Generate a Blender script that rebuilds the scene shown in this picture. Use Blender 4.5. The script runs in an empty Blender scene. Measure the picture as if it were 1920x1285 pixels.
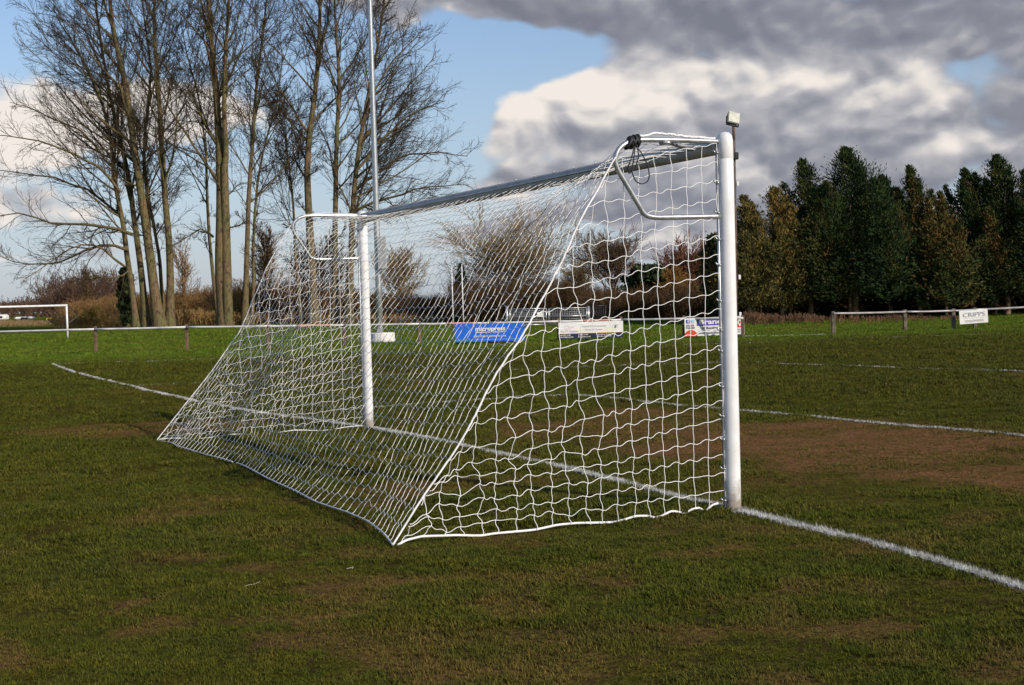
import bpy, math, random
import numpy as np
from mathutils import Vector, Matrix

# ------------------------------------------------------------------ camera
F, PITCH, ROLL, CAMH = 2568.9, 0.031443, 0.027802, 1.4418
SC = bpy.context.scene
cam_d = bpy.data.cameras.new('camera'); cam = bpy.data.objects.new('camera', cam_d)
SC.collection.objects.link(cam); SC.camera = cam
cp, sp, cr, sr = math.cos(PITCH), math.sin(PITCH), math.cos(ROLL), math.sin(ROLL)
FWD = np.array([0, cp, -sp]); UP = np.array([0, sp, cp]); RT = np.array([1., 0, 0])
Xc = RT*cr - UP*sr; Yc = RT*sr + UP*cr
cam.matrix_world = Matrix(((Xc[0], Yc[0], -FWD[0], 0), (Xc[1], Yc[1], -FWD[1], 0), (Xc[2], Yc[2], -FWD[2], CAMH), (0, 0, 0, 1)))
cam_d.sensor_width = 36; cam_d.lens = F/1920*36; cam_d.clip_end = 6000; cam_d.clip_start = 0.05

# ------------------------------------------------------------------ light
SUN_EL = math.radians(28.5); SUN_AZ = math.atan2(0.734, -0.679)
SUN = np.array([math.sin(SUN_AZ)*math.cos(SUN_EL), math.cos(SUN_AZ)*math.cos(SUN_EL), math.sin(SUN_EL)])
sd = bpy.data.lights.new('sun', 'SUN'); sd.energy = 4.4; sd.angle = math.radians(0.53); sd.color = (1.0, 0.91, 0.78)
so = bpy.data.objects.new('sun', sd); SC.collection.objects.link(so)
so.rotation_euler = Vector(SUN).to_track_quat('Z', 'Y').to_euler()
SC.view_settings.view_transform = 'Standard'; SC.view_settings.look = 'None'
SC.view_settings.gamma = 1; SC.view_settings.exposure = 0.0


class NT:
    """small helper for node trees"""
    def __init__(s, tree): s.t = tree; s.n = tree.nodes; s.l = tree.links
    def new(s, typ, **kw):
        nd = s.n.new(typ)
        for k, v in kw.items(): setattr(nd, k, v)
        return nd
    def put(s, sock, v):
        if isinstance(v, bpy.types.NodeSocket): s.l.new(v, sock)
        else: sock.default_value = v
    def m(s, op, a, b=None, c=None, clamp=False):
        nd = s.new('ShaderNodeMath', operation=op); nd.use_clamp = clamp
        s.put(nd.inputs[0], a)
        if b is not None: s.put(nd.inputs[1], b)
        if c is not None: s.put(nd.inputs[2], c)
        return nd.outputs[0]
    def vm(s, op, a, b=None, scale=None):
        nd = s.new('ShaderNodeVectorMath', operation=op)
        s.put(nd.inputs[0], a)
        if b is not None: s.put(nd.inputs[1], b)
        if scale is not None: s.put(nd.inputs['Scale'], scale)
        return nd.outputs[0]
    def noise(s, vec, scale, detail=4, rough=.5, dist=0, lac=2.0):
        nd = s.new('ShaderNodeTexNoise')
        if vec is not None: s.put(nd.inputs['Vector'], vec)
        s.put(nd.inputs['Scale'], scale); s.put(nd.inputs['Detail'], detail)
        s.put(nd.inputs['Roughness'], rough); s.put(nd.inputs['Distortion'], dist); s.put(nd.inputs['Lacunarity'], lac)
        return nd.outputs[0]
    def ss(s, v, lo, hi, a=0., b=1.):
        nd = s.new('ShaderNodeMapRange', interpolation_type='SMOOTHSTEP')
        s.put(nd.inputs[0], v); s.put(nd.inputs[1], lo); s.put(nd.inputs[2], hi); s.put(nd.inputs[3], a); s.put(nd.inputs[4], b)
        return nd.outputs[0]
    def mix(s, f, a, b, bt='MIX'):
        nd = s.new('ShaderNodeMix', data_type='RGBA', blend_type=bt)
        s.put(nd.inputs[0], f)
        for k, v in ((6, a), (7, b)):
            if isinstance(v, tuple) and len(v) == 3: v = (*v, 1)
            s.put(nd.inputs[k], v)
        return nd.outputs[2]
    def ramp(s, f, stops):
        nd = s.new('ShaderNodeValToRGB'); s.put(nd.inputs[0], f)
        e = nd.color_ramp.elements
        while len(e) < len(stops): e.new(.5)
        for x, (p, c) in zip(e, stops): x.position = p; x.color = (*c, 1)
        return nd.outputs[0]


def build_world():
    w = bpy.data.worlds.new('World'); SC.world = w; w.use_nodes = True
    w.node_tree.nodes.clear(); N = NT(w.node_tree)
    tc = N.new('ShaderNodeTexCoord').outputs['Generated']
    sx = N.new('ShaderNodeSeparateXYZ'); N.put(sx.inputs[0], tc)
    az = N.m('ARCTAN2', sx.outputs[0], sx.outputs[1]); el = N.m('ARCSINE', sx.outputs[2])
    def A(px, py):   # sky direction of a cloud, azimuth and elevation in radians
        v = Xc*(px-960)/F + Yc*(642.5-py)/F + FWD; v = v/np.linalg.norm(v)
        return math.atan2(v[0], v[1]), math.asin(v[2])
    # clouds are flattened bands: noise runs in (azimuth, elevation*1.5)
    cv = N.new('ShaderNodeCombineXYZ'); N.put(cv.inputs[0], az); N.put(cv.inputs[1], N.m('MULTIPLY', el, 1.5)); N.put(cv.inputs[2], 3.1)
    P = cv.outputs[0]
    warp = N.noise(P, 7, 3, .5)
    Pw = N.vm('ADD', P, N.vm('SCALE', N.new('ShaderNodeCombineXYZ').outputs[0], scale=1.0))
    big = N.noise(P, 5.0, 9, .50, .0)
    big2 = N.noise(N.vm('ADD', P, (0.010, 0.030, 0.0)), 5.0, 5, .48, .0)
    bigL = N.noise(P, 5.0, 5, .48, .0)
    def puffs(p):
        wn = N.new('ShaderNodeTexNoise'); N.put(wn.inputs['Vector'], p); wn.inputs['Scale'].default_value = 14; wn.inputs['Detail'].default_value = 4
        q = N.vm('ADD', p, N.vm('SCALE', N.vm('SUBTRACT', wn.outputs['Color'], (.5, .5, .5)), scale=.045))
        v = N.new('ShaderNodeTexVoronoi', feature='F1'); N.put(v.inputs['Vector'], q); v.inputs['Scale'].default_value = 11
        v.inputs['Detail'].default_value = 2; v.inputs['Roughness'].default_value = .45; v.inputs['Lacunarity'].default_value = 2.3
        return N.m('SUBTRACT', 1.0, v.outputs['Distance'])
    P3 = N.vm('ADD', P, (0.05, 0.30, 1.7))
    med = puffs(P3); med2 = puffs(N.vm('ADD', P3, (0.004, 0.012, 0)))
    wb = N.new('ShaderNodeTexNoise'); N.put(wb.inputs['Vector'], P); wb.inputs['Scale'].default_value = 8; wb.inputs['Detail'].default_value = 4; wb.inputs['Roughness'].default_value = .50
    wsep = N.new('ShaderNodeSeparateColor'); N.put(wsep.inputs[0], wb.outputs['Color'])
    azw = N.m('ADD', az, N.m('MULTIPLY', N.m('SUBTRACT', wsep.outputs[0], .5), .085)); elw = N.m('ADD', el, N.m('MULTIPLY', N.m('SUBTRACT', wsep.outputs[1], .5), .060))
    def blobs(lst):
        acc = None
        for (px, py, rx, ry, amp) in lst:
            a0, e0 = A(px, py)
            u = N.m('MULTIPLY', N.m('SUBTRACT', azw, a0), F/rx); v = N.m('MULTIPLY', N.m('SUBTRACT', elw, e0), F/ry)
            d = N.m('ADD', N.m('MULTIPLY', u, u), N.m('MULTIPLY', v, v))
            g = N.m('MULTIPLY', N.m('POWER', 2.718, N.m('MULTIPLY', d, -1.0)), amp)
            acc = g if acc is None else N.m('ADD', acc, g)
        return acc
    dens = blobs([
        (-120, 330, 360, 170, .50), (40, 210, 170, 95, .30), (290, 165, 200, 75, .48), (470, 190, 100, 55, .42), (120, 400, 230, 36, .30), (250, 280, 250, 60, .22),
        (1130, 220, 210, 80, .55), (980, 225, 130, 55, .36), (1080, 160, 90, 40, .25), (1250, 160, 120, 45, .28), (1420, 240, 260, 130, .50), (1700, 250, 330, 160, .55),
        (1050, 10, 420, 50, .52), (1600, 40, 420, 100, .60), (700, -5, 220, 42, .45), (2200, 200, 400, 320, .45),
        (980, 345, 150, 20, .42), (1250, 390, 380, 60, .62), (1000, 435, 420, 24, .50), (1100, 480, 400, 14, .45), (120, 480, 260, 16, .40), (420, 360, 260, 16, .45), (700, 330, 160, 18, .42), (300, 250, 260, 50, .25), (1500, 420, 400, 60, .4),
        (940, 95, 135, 40, -.44), (870, 190, 45, 110, -.35), (1795, 112, 70, 26, -.34), (40, 20, 60, 60, -.5), (230, 60, 190, 50, -.45),
        (450, 60, 160, 60, -.40), (420, 330, 220, 60, -.30), (150, 540, 500, 50, -.3), (620, 300, 150, 70, -.20),
    ])
    f = N.m('ADD', N.m('ADD', N.m('MULTIPLY', big, .95), N.m('MULTIPLY', med, .62)), dens)
    f = N.m('SUBTRACT', f, .97)
    f = N.m('SUBTRACT', f, N.m('MAXIMUM', N.ss(N.m('ABSOLUTE', az), .55, 1.1, 0, .5), N.ss(el, .30, .55, 0, .45)))   # broken cloud only in this part of the sky
    alpha = N.ss(f, -.07, .19)
    veil = N.m('MULTIPLY', N.ss(el, .24, .02), N.ss(N.m('ABSOLUTE', az), .5, 1.2, .62, .30))
    rel = N.m('ADD', N.m('MULTIPLY', N.m('SUBTRACT', bigL, big2), .45), N.m('MULTIPLY', N.m('SUBTRACT', med, med2), 1.3))
    thick = N.ss(f, .05, .55)
    bright = blobs([
        (-50, 230, 280, 150, .46), (300, 150, 220, 90, .44), (490, 180, 100, 60, .38), (200, 290, 260, 60, .25), (1110, 150, 180, 42, .40), (960, 185, 90, 50, .32), (1330, 175, 220, 50, .26), (1080, 230, 220, 60, .10), (1350, 290, 300, 50, .06), (980, 235, 90, 50, .14), (1250, 125, 100, 30, .16),
        (1400, 140, 150, 50, .14), (1690, 130, 70, 38, .42), (1745, 165, 35, 30, .25), (1765, 290, 60, 36, .42), (960, 350, 120, 18, .28), (1480, 190, 140, 40, .14), (60, 415, 120, 26, .30), (100, 310, 140, 40, .16),
        (1100, 10, 520, 60, -.26), (1800, 20, 400, 55, -.18), (1880, 220, 130, 110, -.16), (650, 5, 160, 42, -.16), (1500, 60, 300, 50, -.06), (60, 355, 160, 20, -.18), (1600, 250, 160, 60, -.05),
    ])
    L = N.m('ADD', N.m('ADD', N.m('ADD', .56, N.m('MULTIPLY', thick, -.12)), rel), bright)
    L = N.m('ADD', L, N.m('MULTIPLY', N.m('SUBTRACT', med, .6), .07))
    ccol = N.ramp(L, [(0.0, (.20, .21, .26)), (.30, (.27, .28, .33)), (.46, (.36, .365, .405)), (.64, (.50, .495, .52)), (.82, (.74, .70, .67)), (1.0, (.90, .83, .77))])
    sky = N.new('ShaderNodeTexSky', sky_type='NISHITA'); sky.sun_disc = False
    sky.sun_elevation = SUN_EL; sky.sun_rotation = SUN_AZ; sky.air_density = 1.2; sky.dust_density = .6; sky.ozone_density = 1.6
    skyc = N.mix(1.0, sky.outputs[0], (.10, .105, .125), 'MULTIPLY')
    base = N.mix(veil, skyc, (.42, .52, .68))
    col = N.mix(alpha, base, ccol)
    # ground side of the world
    col = N.mix(N.ss(el, -.005, -.03), col, (.03, .035, .015))
    bg = N.new('ShaderNodeBackground'); N.put(bg.inputs[0], col); bg.inputs[1].default_value = 1.0
    out = N.new('ShaderNodeOutputWorld'); N.l.new(bg.outputs[0], out.inputs[0])
    w.cycles.sampling_method = 'MANUAL'; w.cycles.sample_map_resolution = 512
build_world()

# ------------------------------------------------------------------ coordinates
def ray(px, py):
    v = Xc*(px-960)/F + Yc*(642.5-py)/F + FWD
    return v/v[1]
def at(px, py, depth):                       # world point seen at that direction, at a real depth
    return np.array([0, 0, CAMH]) + ray(px, py)*depth
def onz(px, py, z=0.0):
    d = ray(px, py); return np.array([0, 0, CAMH]) + d*((z-CAMH)/d[2])
def gx(px, py, depth): return at(px, py, depth)[0]

YAW = -0.433905
GN = np.array([1.44365, 9.09744, 0]); GG = np.array([math.sin(YAW), math.cos(YAW), 0]); GB = np.array([-math.cos(YAW), math.sin(YAW), 0])
GW = 7.44
def goal_pt(b, g, z): return GN + GB*b + GG*g + np.array([0, 0, z])
def gcoord(P): d = np.asarray(P)-GN; return d@GB, d@GG
def on_gplane(px, py, gg):
    d = ray(px, py); C = np.array([0, 0, CAMH]); t = (gg-(C-GN)@GG)/(d@GG); P = C+d*t
    return (P-GN)@GB, P[2]

# ------------------------------------------------------------------ noise
def vnoise(x, y, seed=0):
    xi = np.floor(x).astype(np.int64); yi = np.floor(y).astype(np.int64); fx = x-xi; fy = y-yi
    fx = fx*fx*(3-2*fx); fy = fy*fy*(3-2*fy)
    def h(a, b):
        n = (a*374761393 + b*668265263 + seed*974634777) & 0xffffffff
        n = ((n ^ (n >> 13))*1274126177) & 0xffffffff
        return ((n ^ (n >> 16)) & 0xffff)/65535.
    return (h(xi, yi)*(1-fx)+h(xi+1, yi)*fx)*(1-fy)+(h(xi, yi+1)*(1-fx)+h(xi+1, yi+1)*fx)*fy
def fbm(x, y, seed=0, o=4):
    s = 0; a = .5
    for i in range(o): s = s+a*vnoise(x*2**i, y*2**i, seed+i); a *= .5
    return s/(1-.5**o)
def sstep(a, b, x): t = np.clip((x-a)/(b-a), 0, 1); return t*t*(3-2*t)

def G(x, y):
    """height of the ground"""
    x = np.asarray(x, float); y = np.asarray(y, float)
    near = 1-sstep(30, 60, y)
    z = (fbm(x*.9, y*.9, 3)-.5)*.035*near + (fbm(x*3, y*3, 9, 2)-.5)*.014*near
    z = z*sstep(0, .5, np.hypot(x-1.44, y-9.10))
    # bank under the tall trees
    a = sstep(-36, -29, x)*(1-sstep(-13, -9, x))*sstep(94.5, 99, y)*(1-sstep(108, 118, y))
    z = z + a*(.10+.25*(fbm(x*.35, y*.35, 5)-.5))
    far = sstep(60, 90, y)
    z = z + far*(fbm(x*.12, y*.12, 21)-.5)*.12
    return z

# ------------------------------------------------------------------ mesh helpers
COL = SC.collection
def mesh_np(name, V, faces_list, mat=None, parent=None, attrs=None, smooth=True, uv=None):
    """faces_list: list of (n,k) int arrays"""
    me = bpy.data.meshes.new(name)
    V = np.ascontiguousarray(V, np.float32); me.vertices.add(len(V)); me.vertices.foreach_set('co', V.ravel())
    loops = []; starts = []; c = 0
    for fa in faces_list:
        fa = np.asarray(fa, np.int32)
        if len(fa) == 0: continue
        loops.append(fa.ravel()); starts.append(c+np.arange(len(fa))*fa.shape[1]); c += fa.size
    loops = np.concatenate(loops).astype(np.int32); starts = np.concatenate(starts).astype(np.int32)
    me.loops.add(len(loops)); me.loops.foreach_set('vertex_index', loops)
    me.polygons.add(len(starts)); me.polygons.foreach_set('loop_start', starts)
    me.update(calc_edges=True)
    me.polygons.foreach_set('use_smooth', np.full(len(starts), bool(smooth)))
    if attrs:
        for k, v in attrs.items():
            at_ = me.attributes.new(k, 'FLOAT', 'POINT'); at_.data.foreach_set('value', np.ascontiguousarray(v, np.float32))
    if mat: me.materials.append(mat)
    o = bpy.data.objects.new(name, me); COL.objects.link(o)
    if parent: o.parent = parent
    return o

class MB:
    """collects simple shapes into one mesh"""
    def __init__(s): s.V = []; s.F = {}; s.n = 0
    def add(s, V, *Fs):
        V = np.asarray(V, float).reshape(-1, 3)
        for f in Fs:
            f = np.asarray(f, int)
            if len(f): s.F.setdefault(f.shape[1], []).append(f+s.n)
        s.V.append(V); s.n += len(V)
    def box(s, c, size, rot=0, bev=0):
        x, y, z = [v/2 for v in size]; b = min(bev, x*.9, y*.9, z*.9)
        if b <= 0:
            v = np.array([[i, j, k] for k in (-z, z) for j in (-y, y) for i in (-x, x)])
            f = [[0, 2, 3, 1], [4, 5, 7, 6], [0, 1, 5, 4], [2, 6, 7, 3], [0, 4, 6, 2], [1, 3, 7, 5]]
            v = s._rz(v, rot)+np.asarray(c); s.add(v, f); return
        # bevelled: octagon-ish box
        prof = [(-x+b, -y), (x-b, -y), (x, -y+b), (x, y-b), (x-b, y), (-x+b, y), (-x, y-b), (-x, -y+b)]
        inn = [(px*(x-b)/x, py*(y-b)/y) for px, py in prof]
        v = [(px, py, -z) for px, py in inn]+[(px, py, -z+b) for px, py in prof]+[(px, py, z-b) for px, py in prof]+[(px, py, z) for px, py in inn]
        v = s._rz(np.array(v), rot)+np.asarray(c)
        q = [[k*8+i, k*8+(i+1) % 8, (k+1)*8+(i+1) % 8, (k+1)*8+i] for k in range(3) for i in range(8)]
        s.add(v, q); n0 = s.n-32
        s.F.setdefault(8, []).append(np.array([[n0+7-i for i in range(8)], [n0+24+i for i in range(8)]]))
    def _rz(s, v, r):
        if not r: return v
        c_, s_ = math.cos(r), math.sin(r); v = np.array(v, float); x = v[:, 0]*c_-v[:, 1]*s_; y = v[:, 0]*s_+v[:, 1]*c_
        v[:, 0] = x; v[:, 1] = y; return v
    def tube(s, pts, r, sides=8, cap=True):
        pts = np.asarray(pts, float); K = len(pts); r = np.broadcast_to(np.asarray(r, float), (K,))
        V, Q = tubes(pts[None], r[None], sides); s.add(V, Q)
        if cap:
            n0 = s.n-K*sides
            s.F.setdefault(sides, []).append(np.array([[n0+sides-1-i for i in range(sides)], [n0+(K-1)*sides+i for i in range(sides)]]))
    def ball(s, c, rx, ry=None, rz=None, n=8, m=6):
        ry = ry or rx; rz = rz or rx
        V = []; 
        for i in range(m+1):
            th = math.pi*i/m
            for j in range(n):
                ph = 2*math.pi*j/n; V.append((c[0]+rx*math.sin(th)*math.cos(ph), c[1]+ry*math.sin(th)*math.sin(ph), c[2]+rz*math.cos(th)))
        Q = [[i*n+j, (i+1)*n+j, (i+1)*n+(j+1) % n, i*n+(j+1) % n] for i in range(m) for j in range(n)]
        s.add(V, Q)
    def build(s, name, mat, parent=None, smooth=True, attrs=None):
        o = mesh_np(name, np.concatenate(s.V), [np.concatenate(v) for v in s.F.values()], mat, parent, attrs, smooth)
        return o

def tubes(P, R, sides):
    """P (N,K,3), R (N,K) -> verts, quads for all tubes"""
    N, K, _ = P.shape
    T = np.empty_like(P); T[:, 1:-1] = P[:, 2:]-P[:, :-2]; T[:, 0] = P[:, 1]-P[:, 0]; T[:, -1] = P[:, -1]-P[:, -2]
    T /= np.linalg.norm(T, axis=2, keepdims=True)+1e-9
    ov = P[:, -1]-P[:, 0]; ov /= np.linalg.norm(ov, axis=1, keepdims=True)+1e-9
    ref = np.zeros((N, 3)); k = np.argmin(np.abs(ov), axis=1); ref[np.arange(N), k] = 1
    A = np.cross(T, ref[:, None, :]); A /= np.linalg.norm(A, axis=2, keepdims=True)+1e-9
    B = np.cross(T, A)
    th = np.arange(sides)*2*np.pi/sides
    V = P[:, :, None]+R[:, :, None, None]*(A[:, :, None]*np.cos(th)[None, None, :, None]+B[:, :, None]*np.sin(th)[None, None, :, None])
    idx = np.arange(N*K*sides).reshape(N, K, sides); nx = np.roll(idx, -1, axis=2)
    Q = np.stack([idx[:, :-1], nx[:, :-1], nx[:, 1:], idx[:, 1:]], -1).reshape(-1, 4)
    return V.reshape(-1, 3), Q

def tag(o, label=None, cat=None, group=None, kind=None):
    if label: o['label'] = label
    if cat: o['category'] = cat
    if group: o['group'] = group
    if kind: o['kind'] = kind
    return o
def empty(name, loc, label, cat, group=None, rz=0):
    o = bpy.data.objects.new(name, None); COL.objects.link(o); o.location = loc; o.rotation_euler = (0, 0, rz)
    o.empty_display_size = .1
    bpy.context.view_layer.update()
    return tag(o, label, cat, group)
def adopt(root, *objs):
    """parent world-space meshes to a thing, keeping them where they are"""
    M = Matrix.LocRotScale(root.location, root.rotation_euler, (1, 1, 1)).inverted()
    for o in objs:
        if o is None: continue
        o.data.transform(M); o.parent = root

def adopt_sub(root, part, *objs):
    adopt(root, *objs)
    for o in objs: o.parent = part

# ------------------------------------------------------------------ materials
def mat(name, col, rough=.6, metal=0., var=.12, vscale=8., bump=0., bscale=40., col2=None, spec=.5, backlit=0):
    m = bpy.data.materials.new(name); m.use_nodes = True; N = NT(m.node_tree); b = N.n['Principled BSDF']
    tc = N.new('ShaderNodeTexCoord').outputs['Object']
    n = N.noise(tc, vscale, 5, .6)
    c2 = col2 or tuple(max(0, x*(1-var*2.5)) for x in col)
    c = N.mix(N.ss(n, .35, .7), tuple(min(1, x*(1+var*.3)) for x in col), c2)
    N.put(b.inputs['Base Color'], c); b.inputs['Roughness'].default_value = rough; b.inputs['Metallic'].default_value = metal
    b.inputs['Specular IOR Level'].default_value = spec
    if bump:
        bp = N.new('ShaderNodeBump'); bp.inputs['Strength'].default_value = bump; bp.inputs['Distance'].default_value = .02
        N.put(bp.inputs['Height'], N.noise(tc, bscale, 6, .65)); N.l.new(bp.outputs[0], b.inputs['Normal'])
    return m

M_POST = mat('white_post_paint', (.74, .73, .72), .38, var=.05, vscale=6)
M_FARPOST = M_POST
M_BAR = mat('shaded_crossbar_paint', (.46, .44, .40), .6, var=.10, spec=.25, vscale=5)  # white paint darkened: shade of the bar's back and underside put into the colour
M_GALV = mat('galvanised_steel', (.46, .47, .47), .36, .65, var=.12, vscale=20)
M_ALU = mat('grey_rail', (.42, .43, .45), .4, .6, var=.1)
M_NET = mat('white_net_cord', (.86, .84, .80), .8, var=.04, vscale=3)
M_ROPE = mat('white_border_rope', (.84, .81, .79), .8, var=.08, vscale=15)
M_SCRAP = mat('dirty_cord', (.42, .37, .27), .9, var=.1)
M_BLACK = mat('black_bungee', (.012, .012, .013), .6, var=.2)
M_WOODP = mat('weathered_post_wood', (.16, .095, .055), .85, var=.25, vscale=6, bump=.6, bscale=25)
M_WOODG = mat('grey_post_wood', (.14, .11, .075), .85, var=.25, vscale=6, bump=.6, bscale=25)
M_RAIL = mat('white_rail_paint', (.66, .63, .60), .5, var=.15, vscale=2)
M_RAILG = mat('grey_rail_pipe', (.40, .37, .35), .45, .3, var=.15, vscale=2)
M_RAILRED = mat('faded_red_rail', (.62, .30, .24), .5, var=.15, vscale=2)
M_CONC = mat('white_painted_concrete', (.80, .76, .70), .85, var=.12, vscale=4, bump=.3)
M_BOX = mat('grey_cabinet', (.34, .35, .35), .5, .2, var=.06)
M_RUST = mat('rusty_pole', (.12, .075, .05), .7, .2, var=.3, vscale=4)
M_LAMPB = mat('lamp_housing', (.07, .075, .07), .45, .3, var=.1)
M_LAMPG = mat('lamp_glass', (.34, .35, .30), .5, .1, var=.15, vscale=6)
M_DARK = mat('dark_metal', (.03, .03, .032), .5, .3, var=.1)
M_BLUE = mat('blue_sign', (.012, .13, .62), .45, var=.06, vscale=3)
M_WHITE = mat('white_sign', (.80, .78, .74), .5, var=.04, vscale=2)
M_NAVY = mat('navy_sign', (.012, .018, .05), .5, var=.1)
M_PURP = mat('violet_sign', (.10, .06, .40), .5, var=.05)
M_RED = mat('red_sign', (.70, .06, .03), .5, var=.06)
M_FB = mat('social_blue', (.04, .10, .38), .5, var=.05)
M_TW = mat('social_cyan', (.25, .60, .72), .5, var=.05)
M_INK = mat('grey_ink', (.16, .15, .16), .6, var=.05)
M_GREYINK = mat('pale_ink', (.48, .47, .46), .6, var=.05)
M_YELLOW = mat('yellow_cloth', (.75, .42, .03), .6, var=.1)
def line_mat():
    m = bpy.data.materials.new('line_paint'); m.use_nodes = True; N = NT(m.node_tree); b = N.n['Principled BSDF']
    geo = N.new('ShaderNodeNewGeometry').outputs['Position']
    k = N.ss(N.noise(geo, 34, 5, .75), .40, .54); k2 = N.ss(N.noise(geo, 3.2, 4, .6), .30, .55, .35, 1)
    N.put(b.inputs['Base Color'], N.mix(N.m('MULTIPLY', k, k2), (.10, .095, .035), (.60, .59, .55))); b.inputs['Roughness'].default_value = .95; b.inputs['Specular IOR Level'].default_value = .0
    return m
M_LINE = line_mat(); M_LINEB = mat('painted_blades', (.60, .59, .55), .9, var=.25, vscale=14)

def stain_posts():
    N = NT(M_POST.node_tree); b = N.n['Principled BSDF']; src = b.inputs['Base Color'].links[0].from_socket
    geo = N.new('ShaderNodeNewGeometry').outputs['Position']; sx = N.new('ShaderNodeSeparateXYZ'); N.put(sx.inputs[0], geo)
    n = N.noise(geo, 22, 6, .7); k = N.ss(N.m('ADD', N.m('MULTIPLY', sx.outputs[2], 3.2), N.m('MULTIPLY', n, -1.1)), -.55, .25, .85, 0)
    sp = N.ss(N.noise(geo, 55, 3, .6), .66, .72, 0, 1); sp = N.m('MULTIPLY', sp, N.ss(sx.outputs[2], .9, .1, 0, .7))
    N.put(b.inputs['Base Color'], N.mix(N.m('MAXIMUM', k, sp), src, (.20, .15, .09)))
stain_posts()
def bark_mat(name, a, b, c, sc=1.2):
    m = bpy.data.materials.new(name); m.use_nodes = True; N = NT(m.node_tree); bs = N.n['Principled BSDF']
    tc = N.new('ShaderNodeTexCoord').outputs['Object']
    mp = N.vm('MULTIPLY', tc, (1, 1, .35))
    n1 = N.noise(mp, sc, 6, .65); n2 = N.noise(mp, sc*7, 5, .6)
    col = N.mix(N.ss(n1, .38, .62), a, b); col = N.mix(N.ss(n2, .45, .68), col, c)
    N.put(bs.inputs['Base Color'], col); bs.inputs['Roughness'].default_value = .9; bs.inputs['Specular IOR Level'].default_value = .2
    bp = N.new('ShaderNodeBump'); bp.inputs['Strength'].default_value = .8; bp.inputs['Distance'].default_value = .06
    N.put(bp.inputs['Height'], N.noise(mp, 14, 6, .7)); N.l.new(bp.outputs[0], bs.inputs['Normal'])
    return m
M_BARK = bark_mat('mossy_bark', (.165, .110, .058), (.135, .120, .048), (.050, .034, .021))
M_TWIG = bark_mat('twig_bark', (.075, .052, .032), (.062, .048, .026), (.04, .028, .02), 3)
M_BARKL = bark_mat('pale_conifer_bark', (.30, .20, .13), (.20, .14, .09), (.07, .05, .035), 2)

def attr_mat(name, stops, rough=.85, trans=.0, nsc=.5, namt=.25):
    """colour from the 'tone' attribute plus a slow world noise"""
    m = bpy.data.materials.new(name); m.use_nodes = True; N = NT(m.node_tree); bs = N.n['Principled BSDF']
    a = N.new('ShaderNodeAttribute', attribute_name='tone')
    geo = N.new('ShaderNodeNewGeometry').outputs['Position']
    f = N.m('ADD', a.outputs['Fac'], N.m('MULTIPLY', N.m('SUBTRACT', N.noise(geo, nsc, 3), .5), namt))
    col = N.ramp(f, stops)
    N.put(bs.inputs['Base Color'], col); bs.inputs['Roughness'].default_value = rough; bs.inputs['Specular IOR Level'].default_value = .15
    return m
M_CONIF = attr_mat('conifer_foliage', [(0, (.010, .020, .008)), (.35, (.022, .044, .012)), (.6, (.055, .062, .014)), (.8, (.11, .07, .02)), (1, (.15, .085, .025))])
M_YEL = attr_mat('golden_conifer_foliage', [(0, (.025, .03, .01)), (.35, (.075, .068, .018)), (.6, (.17, .12, .03)), (.85, (.22, .13, .035)), (1, (.20, .10, .03))])
M_SCRUB = attr_mat('brown_scrub', [(0, (.06, .036, .022)), (.35, (.17, .092, .040)), (.6, (.28, .155, .060)), (.8, (.38, .23, .075)), (1, (.42, .30, .13))])
M_RED_T = attr_mat('reddish_twigs', [(0, (.07, .034, .022)), (.5, (.18, .075, .042)), (1, (.27, .13, .065))])
M_OCHRE_T = attr_mat('ochre_twigs', [(0, (.12, .08, .04)), (.5, (.27, .19, .09)), (1, (.38, .28, .13))])
M_BROWN_T = attr_mat('brown_twigs', [(0, (.045, .03, .02)), (.5, (.11, .07, .04)), (1, (.19, .12, .07))])
M_DARK_T = attr_mat('dark_twigs', [(0, (.035, .022, .012)), (.5, (.10, .060, .028)), (1, (.19, .115, .05))])
M_WILLOW = attr_mat('orange_willow', [(0, (.10, .05, .015)), (.5, (.24, .12, .03)), (1, (.30, .19, .06))])
M_IVY = attr_mat('ivy_leaves', [(0, (.01, .016, .006)), (.5, (.022, .036, .012)), (1, (.05, .06, .02))])
M_YBUSH = attr_mat('yellow_bush', [(0, (.08, .06, .01)), (.5, (.26, .19, .03)), (1, (.36, .27, .06))])
M_REED = attr_mat('reeds', [(0, (.14, .08, .04)), (.5, (.30, .19, .09)), (1, (.42, .30, .17))])
M_DEADB = attr_mat('dead_branches', [(0, (.06, .035, .022)), (.5, (.17, .09, .05)), (1, (.30, .17, .10))])
M_FARWOOD = attr_mat('far_wood_twigs', [(0, (.07, .04, .03)), (.5, (.15, .082, .055)), (1, (.17, .12, .06))], nsc=.02, namt=.6)

# ------------------------------------------------------------------ ground
tl = [onz(*p) for p in [(98, 683), (430, 672), (1020, 655), (1400, 644), (1920, 623)]]
tl = np.array(tl)
def ytouch(x):
    x = np.asarray(x, float)
    return np.interp(x, np.concatenate([[-80], tl[:, 0], [60]]), np.concatenate([[30], tl[:, 1], [95]]))

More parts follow.
